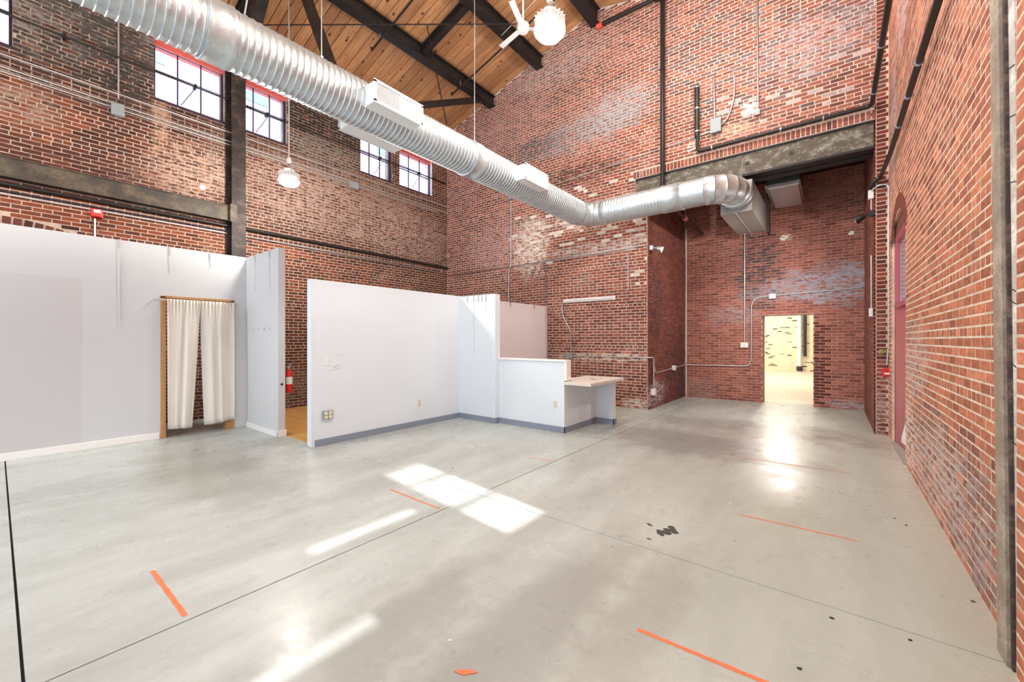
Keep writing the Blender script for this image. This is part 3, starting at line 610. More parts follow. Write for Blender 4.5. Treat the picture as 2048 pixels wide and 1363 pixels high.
# ---------------------------------------------------------------- steel of the left wall
cy = (2.965, 3.215)
col = thing('steel_column', (XL + .15, 3.08, 0), 'rusty black steel column on the left brick wall between the first two windows', 'column')
obj('flange', MB().box((XL + .22, cy[0], 0), (XL + .245, cy[1], 7.1)), rust, col); obj('flange', MB().box((XL + .005, cy[0] - .04, 0), (XL + .03, cy[1] + .02, 7.25)), rust, col); obj('web', MB().box((XL + .02, 3.07, 0), (XL + .23, 3.09, 7.1)), rust, col)
obj('cap_plate', MB().box((XL, cy[0] - .06, 7.1), (XL + .32, cy[1] + .12, 7.3)), blacksteel, col)
gz = (3.985, 4.29)
gt = thing('girt_beam', (XL + .1, 0, gz[0]), 'weathered steel girt beam crossing the left wall above the white partition', 'beam')
obj('web', MB().box((XL + .13, YB, gz[0] + .02), (XL + .15, 2.955, gz[1] - .02)), girtst, gt)
obj('flange', MB().box((XL + .02, YB, gz[0] - .005), (XL + .17, 2.96, gz[0] + .02)), girtst, gt); obj('flange', MB().box((XL + .02, YB, gz[1] - .02), (XL + .17, 2.96, gz[1])), girtst, gt)
obj('end_plate', MB().box((XL + .18, 2.94, gz[0] - .03), (XL + .25, 3.06, gz[1] + .02)), girtst, gt)
# pipes and conduits along the left wall
def run(name, pts, r, mat, label, cat='conduit', group=None, clips=(), boxes=(), rad=.08, n=8, clipmat=None):
    pts = [Vector(p) for p in pts]
    if not clips: 
        return tag(obj(name, MB().tube(bend(pts, rad) if len(pts) > 2 else pts, r, n), mat, smooth=True), label, cat, group)
    t = thing(name, pts[0], label, cat, group); obj('tube', MB().tube(bend(pts, rad) if len(pts) > 2 else pts, r, n), mat, t, smooth=True)
    for c, d in clips:
        c = Vector(c); d = Vector(d).normalized(); obj('clip', MB().tube([c - d * .012, c + d * .012], r * 1.35, n), clipmat or mat, t)
    return t
LW = lambda px, py, o=.03: P(px, py, X=XL + o)
def yl(z, y0, y1, o=.03): return [(XL + o, y0, z), (XL + o, y1, z)]
cl = lambda ys, z, o=.03: [((XL + o, y, z), (0, 1, 0)) for y in ys]
run('conduit', yl(5.835, YB, 9.0), .012, emt, 'topmost of the three pale conduits running under the left wall windows', clips=cl((.6, 1.9, 4.4, 6.4), 5.835))
run('conduit', yl(5.645, YB, 9.0), .012, emt, 'middle of the three pale conduits running under the left wall windows', clips=cl((.5, 2.2, 4.6, 6.6), 5.645))
run('conduit', yl(5.575, YB, 8.6), .012, emt, 'lowest of the three pale conduits running under the left wall windows', clips=cl((.4, 2.1, 4.5, 6.7), 5.575))
a, b = LW(222, 206), LW(247, 236)
jb = thing('junction_box', (XL, a.y, b.z), 'large square grey junction box on the left wall conduits below the first window', 'box'); obj('body', MB().box((XL + .002, a.y, b.z), (XL + .09, b.y, a.z)), boxgrey, jb, bevel=.004); obj('cover', MB().box((XL + .09, a.y - .004, b.z - .004), (XL + .096, b.y + .004, a.z + .004)), boxgrey, jb)
a = LW(237, 30); run('conduit', [(XL + .03, a.y, 5.75), (XL + .03, a.y, 7.4)], .012, emt, 'vertical conduit rising from the grey junction box to the duct')
a, b = LW(700, 362), LW(716, 380); tag(obj('junction_box', MB().box((XL + .002, a.y, b.z), (XL + .08, b.y, a.z), ), boxgrey, bevel=.004), 'small grey junction box under the windows, between the second and third', 'box')
run('pipe', [LW(480, 455, .06), (XL + .06, 9.0, 3.86)], .035, blackpipe, 'black pipe along the left wall from the column to the far corner', 'pipe')
run('conduit', [LW(480, 470), (XL + .03, 8.75, 3.68), (XL + .03, 8.78, 3.82)], .016, galv, 'grey conduit just below the black pipe right of the column')
z = 3.895; run('pipe', yl(z, YB, 2.95, .06), .03, blackpipe, 'black pipe tucked under the steel girt beam', 'pipe')
z = 3.745; run('conduit', yl(z, YB, 2.95, .03), .013, emt, 'pale conduit meeting the red alarm above the white wall'); run('conduit', yl(z + .05, YB, 2.95, .03), .013, plain('blue_black_conduit', (46, 50, 66), .4), 'dark blue conduit directly above the pale one under the girt beam')
a, b = LW(183, 416), LW(204, 437)
fa = thing('fire_alarm', (XL, a.y, b.z), 'red fire alarm horn with white strobe on the left wall above the white partition', 'alarm')
obj('back_box', MB().box((XL + .002, a.y - .01, b.z), (XL + .06, b.y + .01, a.z)), alarm, fa, bevel=.006); obj('horn', MB().box((XL + .06, a.y + .01, b.z + .01), (XL + .085, b.y - .01, b.z + .1)), alarm, fa, bevel=.006); obj('strobe', MB().box((XL + .06, a.y + .02, a.z - .075), (XL + .09, b.y - .02, a.z - .02)), boxwhite, fa, bevel=.006)
a = LW(190, 437); run('conduit', [(XL + .03, a.y, 2.4), (XL + .03, a.y, a.z)], .013, emt, 'short vertical conduit below the red alarm')
a = LW(406, 374); tag(obj('cover_plate', MB().lathe([(.05, 0), (.05, .012), (.03, .02)], (XL, a.y, a.z), (1, 0, 0), 14), boxwhite), 'round white cover plate on the bricks left of the column', 'plate')

# ---------------------------------------------------------------- spiral duct
DX, DZc, DR_ = -4.35, 4.305, .25
dct = thing('spiral_duct', (DX, 2, DZc), 'big galvanized spiral duct hung along the room and bending into the alcove', 'duct')
def ribbed(a, b, ax):
    pr = []; y_ = 0; L = (Vector(b) - Vector(a)).length; pit = .062
    while y_ < L:
        pr += [(DR_, y_), (DR_, y_ + pit * .68), (DR_ + .007, y_ + pit * .76), (DR_ + .007, y_ + pit * .90)]; y_ += pit
    pr += [(DR_, L)]; return MB().lathe([(r, min(h, L)) for r, h in pr], a, ax, 40)
YE = 7.72
secs = [(-5.6, -1.9), (-1.75, 1.13), (1.30, 4.40), (4.56, YE)]
for a, b in secs: obj('ribbed_section', ribbed((DX, a, DZc), (DX, b, DZc), (0, 1, 0)), duct, dct, smooth=True)
def collar(a, b, ax): return MB().lathe([(DR_ + .004, 0), (DR_ + .018, .004), (DR_ + .018, .022), (DR_ + .012, .03), (DR_ + .012, (Vector(b) - Vector(a)).length - .03), (DR_ + .018, (Vector(b) - Vector(a)).length - .022), (DR_ + .018, (Vector(b) - Vector(a)).length - .004), (DR_ + .004, (Vector(b) - Vector(a)).length)], a, ax, 40)
for a, b in ((-1.92, -1.73), (1.11, 1.32), (4.38, 4.58)): obj('collar', collar((DX, a, DZc), (DX, b, DZc), (0, 1, 0)), duct, dct, smooth=True)
def gored(cen, r, p0, q0, n=4):                       # elbow: centre, bend radius, axes from p0 to q0
    cen = Vector(cen); p0, q0 = Vector(p0), Vector(q0); k = 0
    for i in range(n):
        a0, a1 = math.pi / 2 * i / n, math.pi / 2 * (i + 1) / n; m = MB(); up = Vector((0, 0, 1)); rings = []
        for a in (a0 + .006, a0 + .03, a1 - .03, a1 - .006):
            e = p0 * math.cos(a) + q0 * math.sin(a); rr = DR_ + (.012 if a in (a0 + .006, a1 - .006) else .003)
            rings.append([cen + e * r + (e * math.cos(t) + up * math.sin(t)) * rr for t in [2 * math.pi * j / 40 for j in range(40)]])
        m.v = [tuple(p) for R_ in rings for p in R_]
        for x_ in range(3):
            for j in range(40): m.f.append((x_ * 40 + j, x_ * 40 + (j + 1) % 40, x_ * 40 + 40 + (j + 1) % 40, x_ * 40 + 40 + j))
        obj('elbow_gore', m, duct, dct, smooth=True)
BR = .40
gored((DX + BR, YE, DZc), BR, (-1, 0, 0), (0, 1, 0), 4)
YL_ = YE + BR; x0 = DX + BR
obj('collar', collar((x0 - .01, YL_, DZc), (x0 + .12, YL_, DZc), (1, 0, 0)), duct, dct, smooth=True)
obj('ribbed_section', ribbed((x0 + .11, YL_, DZc), (-2.62, YL_, DZc), (1, 0, 0)), duct, dct, smooth=True)
obj('collar', collar((-2.63, YL_, DZc), (-2.25, YL_, DZc), (1, 0, 0)), duct, dct, smooth=True)
obj('smooth_section', MB().lathe([(DR_, 0), (DR_, .41)], (-2.26, YL_, DZc), (1, 0, 0), 40), duct, dct, smooth=True)
gored((-1.85, YL_ + BR, DZc), BR, (0, -1, 0), (1, 0, 0), 5)
obj('sleeve', collar((-1.45, YL_ + BR - .01, DZc), (-1.45, YL_ + BR + .22, DZc), (0, 1, 0)), duct, dct, smooth=True)
pb = obj('plenum_box', MB().box((-1.73, YL_ + BR + .2, 3.97), (-1.19, 10.55, 4.56)), ductdark, dct, bevel=.006, label='dull square plenum box under the lintel')
obj('seam', MB().box((-1.475, YL_ + BR + .2, 3.962), (-1.455, 10.55, 3.972)), galv, pb)
# registers on the duct
def register(y0, y1, z0, z1, side, label):
    x1 = DX + side * .41; xin = DX + side * .20; r_ = obj('register', MB().box((xin, y0, z0), (x1, y1, z1)), vinyl, dct, label=label, bevel=.004)
    fr = MB().box((x1, y0 - .012, z0 - .012), (x1 + side * .012, y1 + .012, z0 + .02)).box((x1, y0 - .012, z1 - .02), (x1 + side * .012, y1 + .012, z1 + .012)).box((x1, y0 - .012, z0), (x1 + side * .012, y0 + .02, z1)).box((x1, y1 - .02, z0), (x1 + side * .012, y1 + .012, z1))
    obj('frame', fr, vinyl, r_); ym = (y0 + y1) / 2
    obj('backing', MB().box((x1 - side * .001, y0 + .02, z0 + .02), (x1 + side * .002, ym, z1 - .02)), boxgrey, r_)
    g = MB(); k = 0
    while y0 + .03 + k * .018 < ym: g.box((x1 + side * .002, y0 + .03 + k * .018, z0 + .02), (x1 + side * .009, y0 + .034 + k * .018, z1 - .02)); k += 1
    k = 0
    while z0 + .03 + k * .018 < z1 - .02: g.box((x1 + side * .002, y0 + .02, z0 + .03 + k * .018), (x1 + side * .009, ym, z0 + .034 + k * .018)); k += 1
    o = obj('grille', g, vinyl, r_); o['kind'] = 'stuff'
    for k in range(7): 
        yy = ym + .02 + k * (y1 - ym - .05) / 6; obj('louvre', MB().poly([(x1, yy, z0 + .02), (x1 + side * .012, yy + .008, z0 + .02), (x1, yy + .028, z0 + .02)], (0, 0, z1 - z0 - .04)), vinyl, r_)
register(2.57, 3.22, 4.17, 4.40, 1, 'white supply register, nearer of the two facing the room')
register(5.34, 6.0, 4.19, 4.43, 1, 'white supply register, farther of the two facing the room')
register(2.62, 3.42, 4.14, 4.40, -1, 'white supply register on the hidden side of the duct')
def hanger(px, py, top, label, r=.006):
    p = P(px, py, X=DX); t = thing('duct_hanger', (DX, p.y, DZc + DR_), label, 'hanger', 'rods hanging the spiral duct')
    obj('hanger_rod', MB().tube([(DX, p.y, DZc + DR_), (DX, p.y, top)], r, 6), galv, t); obj('nut', MB().tube([(DX, p.y, DZc + DR_), (DX, p.y, DZc + DR_ + .07)], .016, 8), galv, t)
hanger(643, 105, roof(DX), 'hanger rod dropping to the duct left of the nearer register'); hanger(949, 270, roof(DX), 'hanger rod dropping to the joint collar between the two registers')
p = P(487, 28, X=DX); tag(obj('duct_hanger', MB().tube([(DX, p.y, DZc + DR_), (DX + .1, p.y + .35, 7.2)], .008, 6), galv), 'pale slanting hanger rod at the first duct collar, top left', 'hanger')
p = P(1482, 350, Y=8.62); tag(obj('duct_hanger', MB().tube([(-1.37, 8.9, 5.05), (-1.37, 8.60, 4.50)], .008, 6), galv), 'short strap from the rusty lintel to the duct elbow', 'hanger')

# ---------------------------------------------------------------- lintel over the alcove
lt = thing('lintel_beam', (-1.5, YF, 4.76), 'mottled rusty steel lintel spanning the alcove opening', 'beam')
obj('web', MB().box((-3.55, YF + .03, 4.79), (.52, YF + .06, BT - .02)), lintst, lt); obj('flange', MB().box((-3.55, YF - .012, BT - .03), (.52, YF + .28, BT)), blacksteel, lt); obj('flange', MB().box((-3.29, YF + .0, 4.75), (.52, YF + .28, 4.79)), blacksteel, lt)
obj('rear_channel', MB().box((-3.29, YF + .28, 4.76), (.52, YF + .32, BT)).box((-3.29, YF + .28, 4.72), (.52, YF + .42, 4.76)), blacksteel, lt)
for x_ in (-1.33, -.62): obj('bolt_hole', MB().lathe([(.035, 0), (.035, .01)], (x_, YF + .03, 5.0), (0, -1, 0), 12), darksock, lt)
hd = thing('vent_hood', (-.82, 10.3, 4.65), 'square sheet metal vent hood hanging in the alcove right of the duct', 'hood')
obj('hood_body', MB().box((-1.09, 9.85, 4.72), (-.54, 11.2, 5.45)), plain('dark_green_grey_sheet', (84, 92, 92), .45, .4, .1), hd); obj('lip', MB().box((-1.12, 9.82, 4.68), (-.52, 11.23, 4.73)), ductdark, hd)
obj('bottom_panel', MB().hexa([(-1.05, 9.9, 4.66), (-.56, 9.9, 4.66), (-.56, 11.2, 4.60), (-1.05, 11.2, 4.60)], [(-1.1, 9.86, 4.69), (-.53, 9.86, 4.69), (-.53, 11.22, 4.69), (-1.1, 11.22, 4.69)]), galv, hd)
bs = MB().box((-1.178, 10.6, 3.95), (-1.128, 10.9, 5.45)); tag(obj('alcove_post', bs, blacksteel), 'dark steel post between the duct box and the vent hood', 'post')

# ---------------------------------------------------------------- pipes on the far wall
YW = YF - .06
FW = lambda px, py, o=.05: P(px, py, Y=YF - o)
v = FW(1325, 100, .10); ex = v.x
vp = thing('sprinkler_riser', (ex, YF - .10, 4.6), 'thick black sprinkler riser running down the far wall to the lintel', 'pipe')
obj('tube', MB().tube(bend([(ex, YF - .10, 9.0), (ex, YF - .10, 4.62), (ex, YF + .35, 4.62)], .1), .045, 12), blackpipe, vp, smooth=True)
for z_ in (5.15, 7.4): obj('clip', MB().tube([(ex, YF - .10, z_), (ex, YF - .10, z_ + .03)], .055, 12), blackpipe, vp)
a = FW(1203, 50, .12); t = thing('sprinkler_main', (a.x, YF - .12, a.z), 'black sprinkler main sloping from the ridge beam to the riser on the far wall', 'pipe')
obj('tube', MB().tube([(a.x - .05, YF - .12, a.z + .02), (ex, YF - .12, 9.0)], .045, 12), blackpipe, t, smooth=True); obj('coupling', MB().tube([(a.x - .12, YF - .12, a.z + .01), (a.x + .03, YF - .12, a.z)], .062, 12), couple, t)
a, b = FW(1394, 170, .08), FW(1395, 303, .08); c, d = FW(1750, 209, .08), None
lp = thing('drain_pipe', (a.x, YF - .08, b.z), 'black pipe dropping from the far wall and running right above the lintel', 'pipe')
obj('tube', MB().tube(bend([(a.x, YF + .02, a.z), (a.x, YF - .08, a.z), (b.x, YF - .08, b.z), (.49, YF - .08, c.z + .0), (.49, 2.0, c.z - .05)], .09), .035, 12), blackpipe, lp, smooth=True)
obj('upright_sleeve', MB().tube([(a.x, YF - .08, b.z + .3), (a.x, YF - .08, a.z - .02)], .048, 12), blackpipe, lp, smooth=True)
for z_ in (a.z - .06, a.z - .5, b.z + .4): obj('band', MB().tube([(a.x, YF - .08, z_), (a.x, YF - .08, z_ + .025)], .053, 12), galv, lp)
for px in (1423, 1560, 1645, 1745): 
    q = FW(px, 303 - (px - 1395) * .267, .08); obj('clip', MB().tube([(q.x, YF - .08, b.z + (c.z - b.z) * (q.x - b.x) / (.49 - b.x)), (q.x + .02, YF - .08, b.z + (c.z - b.z) * (q.x - b.x) / (.49 - b.x))], .043, 10), galv, lp)
for y_ in (8.5, 7.2): obj('clip', MB().tube([(.49, y_, c.z - .05 * (YF - y_) / 7), (.49, y_ - .02, c.z - .05 * (YF - y_) / 7)], .043, 10), galv, lp)
a, b = FW(1422, 241), FW(1442, 262)
jb = thing('junction_box', (a.x, YF, b.z), 'pale grey junction box with two conduits high on the far wall', 'box'); obj('body', MB().box((a.x, YF - .09, b.z), (b.x, YF - .01, a.z)), boxgrey, jb, bevel=.004); obj('cover', MB().box((a.x - .005, YF - .096, b.z - .005), (b.x + .005, YF - .09, a.z + .005)), boxgrey, jb)
p, q = FW(1427, 152), FW(1429, 242); run('conduit', [(p.x, YF, p.z + .02), (p.x, YF - .03, p.z + .02), (q.x, YF - .03, q.z)], .014, galv, 'straight vertical conduit above the pale junction box')
r = [FW(*c_, .03) for c_ in ((1465, 137), (1469, 160), (1468, 200), (1455, 238), (1442, 250))]; run('conduit', [(r[0].x, YF, r[0].z)] + r, .016, galv, 'curved flexible conduit looping into the pale junction box', rad=.15)
p, q = FW(1514, -40, .03), FW(1517, 230, .03); run('conduit', [(p.x, YF - .03, p.z), (p.x + .02, YF - .03, q.z)], .014, galv, 'vertical conduit coming from the top of the frame on the far wall', clips=[((p.x + .01, YF - .03, 7), (0, 0, 1)), ((p.x + .02, YF - .03, q.z + .05), (0, 0, 1))])
tag(obj('conduit_box', MB().box((p.x - .03, YF - .07, q.z), (p.x + .05, YF - .01, q.z + .1)), boxgrey), 'small conduit box at the lower end of the vertical far wall conduit', 'box')
p, q = FW(1320, 298, .03), FW(1545 - 110, 258, .03); run('conduit', [FW(1100, 372, .03), FW(1425, 262, .03)], .01, emt, 'thin conduit rising right across the far wall to the junction box')
z_ = FW(1085, 524, .03).z; run('conduit', [(XL + .08, YF - .03, 3.62), (-4.0, YF - .03, 3.66), (-3.35, YF - .03, 3.68)], .014, galv, 'horizontal conduit across the far wall above the white divider', clips=[((x_, YF - .03, 3.64), (1, 0, 0)) for x_ in (-8.6, -7.2, -5.9, -4.6)])
p = FW(1022, 398, .03); run('conduit', [(p.x, YF - .03, 5.5), (p.x, YF - .03, 3.66), (p.x - .08, YF - .03, 3.5), (p.x - .08, YF - .03, 2.3)], .016, galv, 'vertical conduit down the far wall behind the white divider'); tag(obj('conduit_box', MB().box((p.x - .06, YF - .09, p.z - .02), (p.x + .06, YF - .01, p.z + .08)), boxgrey), 'small grey box under the duct at the head of the far wall conduit', 'box')
p = FW(1092, 530, .03); run('conduit', [(p.x, YF - .03, 3.6), (p.x - .03, YF - .03, 2.3)], .008, plain('blue_grey_cable', (120, 124, 150), .5), 'thin blue grey cable hanging down the far wall', 'cable')
p, q = FW(1256, 505, .03), FW(1257, 580, .03); run('conduit', [(p.x, YF - .03, p.z), (p.x, YF - .03, q.z)], .008, galv, 'short thin conduit near the right end of the far wall')
a, b = FW(1127, 602, .05), FW(1230, 594, .05)
lf = thing('strip_light', (a.x, YF, a.z), 'long white strip light fixed on the far wall above the desk', 'light'); obj('body', MB().box((a.x, YF - .06, a.z - .045), (b.x, YF - .01, a.z + .045)), boxwhite, lf, bevel=.006); obj('tube', MB().tube([(a.x + .03, YF - .075, a.z), (b.x - .03, YF - .075, a.z)], .018, 8), vinyl, lf)
r = [FW(*c_, .03) for c_ in ((1127, 604), (1124, 612), (1126, 632), (1141, 660), (1142, 708))]; run('conduit', r, .014, galv, 'bent conduit from the strip light down to the small box', rad=.1)
a, b = FW(1135, 707), FW(1145, 716); tag(obj('junction_box', MB().box((a.x, YF - .07, b.z), (b.x, YF - .01, a.z)), boxgrey, bevel=.004), 'small grey box on the far wall above the desk', 'box')
run('conduit', [(-5.9, YF - .03, 1.17), (AL - .02, YF - .03, 1.17), (AL + .10, YF - .0, 1.17), (AL + .10, YF + .15, 1.17), (AL + .10, YF + .15, .45)], .013, emt, 'pale conduit along the far wall that turns down round the alcove corner', clips=[((x_, YF - .03, 1.17), (1, 0, 0)) for x_ in (-5, -4.2, -3.6)])
tag(obj('outlet_box', MB().box((AL + .05, YF + .10, .32), (AL + .13, YF + .24, .46)), boxwhite, bevel=.004), 'white outlet box low on the alcove corner', 'outlet')
a = P(1346, 735, X=AL + .06); run('conduit', [(AL + .08, YF + .20, .46), (AL + .08, YF + .22, .98), (AL + .08, YF + .32, a.z - .05), (AL + .08, a.y, a.z), (AL + .08, YA - .05, a.z + .03), (DL - .42, YA - .03, .90), (DL - .28, YA - .03, .92), (DL - .24, YA - .03, 1.1), (DL - .24, YA - .03, 2.45), (DL - .15, YA - .03, 2.62), (DL + .2, YA - .03, 2.65), (.48, YA - .03, 2.72)], .014, emt, 'long pale conduit that wraps the alcove and frames the doorway', rad=.12, clips=[((DL - .24, YA - .03, z_), (0, 0, 1)) for z_ in (1.4, 2.2)] + [((-.0, YA - .03, 2.69), (1, 0, 0)), ((DL - .7, YA - .03, .90), (1, 0, 0))])
tag(obj('junction_box', MB().box((AL + .05, a.y - .07, a.z - .06), (AL + .12, a.y + .07, a.z + .06)), boxwhite, bevel=.004), 'white box on the alcove side wall', 'box')
a = P(1545, 592, Y=YA - .04); tag(obj('junction_box', MB().box((a.x - .07, YA - .08, a.z - .06), (a.x + .07, YA - .01, a.z + .06)), boxwhite, bevel=.004), 'white box on the conduit above the alcove doorway', 'box')
a = P(1489, 690, Y=YA - .04); t = thing('wall_switch', (a.x, YA, a.z), 'white switch box left of the alcove doorway below a straight conduit', 'switch'); obj('plate', MB().box((a.x - .085, YA - .07, a.z - .06), (a.x + .085, YA - .01, a.z + .07)), boxwhite, t, bevel=.004); obj('toggle', MB().box((a.x - .012, YA - .085, a.z - .015), (a.x + .012, YA - .07, a.z + .02)), ivory, t)
run('conduit', [(a.x, YA - .03, a.z + .07), (a.x, YA - .03, 4.4)], .015, emt, 'straight vertical conduit from the duct box to the switch in the alcove', clips=[((a.x, YA - .03, z_), (0, 0, 1)) for z_ in (1.9, 3.2)])
a, b = P(1362, 420, X=-2.95), P(1404, 467, X=-2.62)
t = thing('sprinkler_pipe', b, 'oxide red sprinkler pipe with pink coupling ending in the alcove under the duct', 'pipe'); obj('tube', MB().tube([(ex + .02, YF + .3, 4.6), b], .045, 12), redpipe, t, smooth=True); m_ = Vector((ex + .02, YF + .3, 4.6)).lerp(b, .45); dv = (b - m_).normalized(); obj('coupling', MB().tube([m_ - dv * .05, m_ + dv * .05], .06, 12), plain('pink_coupling', (206, 122, 112), .5), t); obj('end_cap', MB().tube([b, b + dv * .02], .03, 10), boxwhite, t)
# spot heads at the alcove edges
def spot(loc, aim, label, mat, light=False):
    loc = Vector(loc); aim = Vector(aim).normalized(); t = thing('spot_light', loc, label, 'light'); obj('mount', MB().box(loc + Vector((-.04, -.04, -.05)), loc + Vector((.04, .04, .05))), mat, t, bevel=.005)
    obj('arm', MB().tube([loc, loc + aim * .12], .015, 6), mat, t); obj('head', MB().lathe([(.03, 0), (.05, .03), (.068, .13), (.06, .13)], loc + aim * .1, aim + Vector((0, 0, -.3)), 14), mat, t, smooth=True); obj('lens', MB().lathe([(.058, .128), (.058, .132)], loc + aim * .1, aim + Vector((0, 0, -.3)), 14), lensm, t)
    L = bpy.data.lights.new('spot_beam', 'SPOT'); L.energy = light; L.color = LAMP_COL; L.spot_size = 2.4; L.spot_blend = .8; L.shadow_soft_size = .05; l = bpy.data.objects.new('spot_beam', L); C.objects.link(l); l.parent = t
    dv = (aim + Vector((0, 0, -.3))).normalized(); l.location = aim * .1 + dv * .16; l.rotation_euler = dv.to_track_quat('-Z', 'Y').to_euler()
spot((AL + .09, YF + .05, 3.62), (1, .25, -.1), 'grey spot head at the top of the alcove left corner', galv, 200)
a = P(1747, 424, Y=YF - .02); spot((AR - .03, YF + .05, a.z), (-1, .35, -.15), 'black spot head on the alcove side of the brick pier', plastic_black, 320)
tag(obj('conduit_box', MB().box((AR - .08, YF + .0, 3.92), (AR - .01, YF + .08, 4.06)), boxwhite, bevel=.004), 'white box above the black spot head on the pier', 'box')
run('conduit', [(AR - .04, YF + .04, 3.92), (AR - .04, YF + .04, a.z + .05)], .010, emt, 'short conduit joining the white box and the black spot head')
a = P(1751, 623, Y=YF + .2); tag(obj('thermostat', MB().box((AR - .06, YF + .16, a.z - .08), (AR - .012, YF + .26, a.z + .06)), boxwhite, bevel=.004), 'small white wall unit on the alcove side of the pier', 'thermostat'); run('conduit', [(AR - .03, YF + .2, a.z + .06), (AR - .03, YF + .2, 3.0)], .01, emt, 'short conduit above the small white wall unit')
x_ = P(1777, 500, Y=YF - .07).x; run('conduit', [(AR - .04, YF - .02, 4.04), (AR + .05, YF - .08, 4.1), (x_, YF - .08, 4.08), (x_, YF - .08, 1.45), (x_ - .02, YF - .08, 1.15)], .015, galv, 'grey conduit arching over and down the brick pier to the red pull station', rad=.08, clips=[((x_, YF - .08, z_), (0, 0, 1)) for z_ in (1.9, 2.7, 3.5)])
ps = thing('pull_station', (x_ - .03, YF - .05, .97), 'red fire alarm pull station on the brick pier beside the maroon door', 'alarm'); obj('body', MB().box((x_ - .075, YF - .11, .96), (x_ + .03, YF - .05, 1.10)), alarm, ps, bevel=.005); obj('handle', MB().box((x_ - .055, YF - .12, 1.0), (x_ + .01, YF - .11, 1.03)), boxwhite, ps)
tag(obj('valve_bracket', MB().lathe([(.03, 0), (.05, .02), (.02, .05)], (x_ - .08, YF - .05, 1.36), (0, -1, 0), 9).lathe([(.02, 0), (.035, .02), (.02, .04)], (x_ - .03, YF - .05, 1.37), (0, -1, 0), 8), plain('tarnished_brass', (150, 140, 96), .5, .3)), 'small tarnished fitting above the red pull station', 'fitting')
# black pipe along the right wall
pr = [(.63, 3.4, 4.151), (.63, 8.0, 4.22), (.60, YF - .1, 4.22), (AR - .03, YF - .1, 4.15), (AR - .06, YF + .3, 4.12)]
run('pipe', pr, .03, blackpipe, 'black pipe running along the right brick wall above the door', 'pipe', rad=.12, clips=[((.63, y_, 4.12 + .1 * (y_ - 1.2) / 6.8), (0, 1, 0)) for y_ in (5.4, 6.1, 6.9)], clipmat=galv)
# ---------------------------------------------------------------- maroon door in the arched opening
xd = XR + .03
d2 = struct('door_2', MB().box((xd, DY0, 0), (xd + .06, DY0 + .06, 3.1)).box((xd, DY1 - .07, 0), (xd + .06, DY1, 3.1)).box((xd, DY0, 2.03), (xd + .06, DY1, 2.10)).box((xd, DY0, 3.02), (xd + .06, DY1, 3.1)), doorred)
obj('leaf', MB().hexa([(xd + .005, DY1 - .07, .02), (xd + .05, DY1 - .07, .02), (xd + .16, DY0 + .06, .02), (xd + .115, DY0 + .06, .02)], [(xd + .005, DY1 - .07, 2.03), (xd + .05, DY1 - .07, 2.03), (xd + .16, DY0 + .06, 2.03), (xd + .115, DY0 + .06, 2.03)]), doorred, d2, label='maroon door leaf standing slightly open')
obj('transom_pane', MB().box((xd + .02, DY0 + .06, 2.1), (xd + .03, DY1 - .07, 3.02)), glassm, d2); obj('glazing_bar', MB().box((xd, DY1 - .22, 2.1), (xd + .04, DY1 - .20, 3.02)), doorred, d2)
obj('header_board', MB().box((xd, DY0, 3.1), (xd + .06, DY1, DZ)), plain('brown_header_board', (112, 62, 52), .6), d2)
obj('reveal', MB().box((xd + .06, DY1 - .006, 0), (XR + .34, DY1 + .001, DZ)), plain('daylight_pink_reveal', (238, 206, 212), .7), d2)  # pale pink puts the outdoor light on this reveal into its colour
obj('threshold', MB().box((XR - .02, DY0, -.01), (XR + .34, DY1, .008)), plain('worn_threshold', (168, 162, 152), .7), d2)
ab = MB()
for k in range(25):
    a_ = math.radians(36 + k * 108 / 24); cy_, cz_ = (DY0 + DY1) / 2, DZ - .86; R0, R1 = .93, 1.13
    q = [(cy_ + R * math.cos(b_), cz_ + R * math.sin(b_)) for R, b_ in ((R0, a_ - .031), (R1, a_ - .031), (R1, a_ + .031), (R0, a_ + .031))]
    o = obj('arch_brick', MB().poly([(XR - .006, y_, z_) for y_, z_ in q], (.005, 0, 0)), mR[1], wallR); o.color = lin(*tone([(140, 78, 62), (124, 70, 60)], .1))
lpatch = thing('bright_patch', (XR + .02, DY0 + .3, 0), 'white panel standing for a bright patch of light low in the maroon doorway', 'board'); obj('panel', MB().poly([P(1818, 896, X=XR + .015), P(1803, 884, X=XR + .015), P(1803, 874, X=XR + .015), P(1818, 818, X=XR + .015)], (.01, 0, 0)), boxwhite, lpatch)  # flat white panel in place of a bright light patch on the door
# windows of the right wall and back wall (out of view, they let the daylight in)
k = 6
def glazed(nm, fr, u0, u1, v0, v1, nu, nv, mat=framedark, boards=()):
    m = MB(); t_ = .03
    def bx(a, b, c, d, e=.0, f=-.08): m.hexa([fr(a, c, f), fr(b, c, f), fr(b, c, f - .05), fr(a, c, f - .05)], [fr(a, d, f), fr(b, d, f), fr(b, d, f - .05), fr(a, d, f - .05)])
    for i in range(nu + 1): u = u0 + (u1 - u0) * i / nu; bx(max(u - t_ / 2, u0), min(u + t_ / 2, u1), v0, v1)
    for j in range(nv + 1): v_ = v0 + (v1 - v0) * j / nv; bx(u0, u1, max(v_ - t_ / 2, v0), min(v_ + t_ / 2, v1))
    o = struct(nm, m, mat); g = MB(); g.hexa([fr(u0, v0, -.10), fr(u1, v0, -.10), fr(u1, v0, -.106), fr(u0, v0, -.106)], [fr(u0, v1, -.10), fr(u1, v1, -.10), fr(u1, v1, -.106), fr(u0, v1, -.106)]); obj('pane', g, glassm, o)
    for a, b, c, d in boards: obj('board', MB().hexa([fr(a, c, -.02), fr(b, c, -.02), fr(b, c, -.05), fr(a, c, -.05)], [fr(a, d, -.02), fr(b, d, -.02), fr(b, d, -.05), fr(a, d, -.05)]), pine, o)
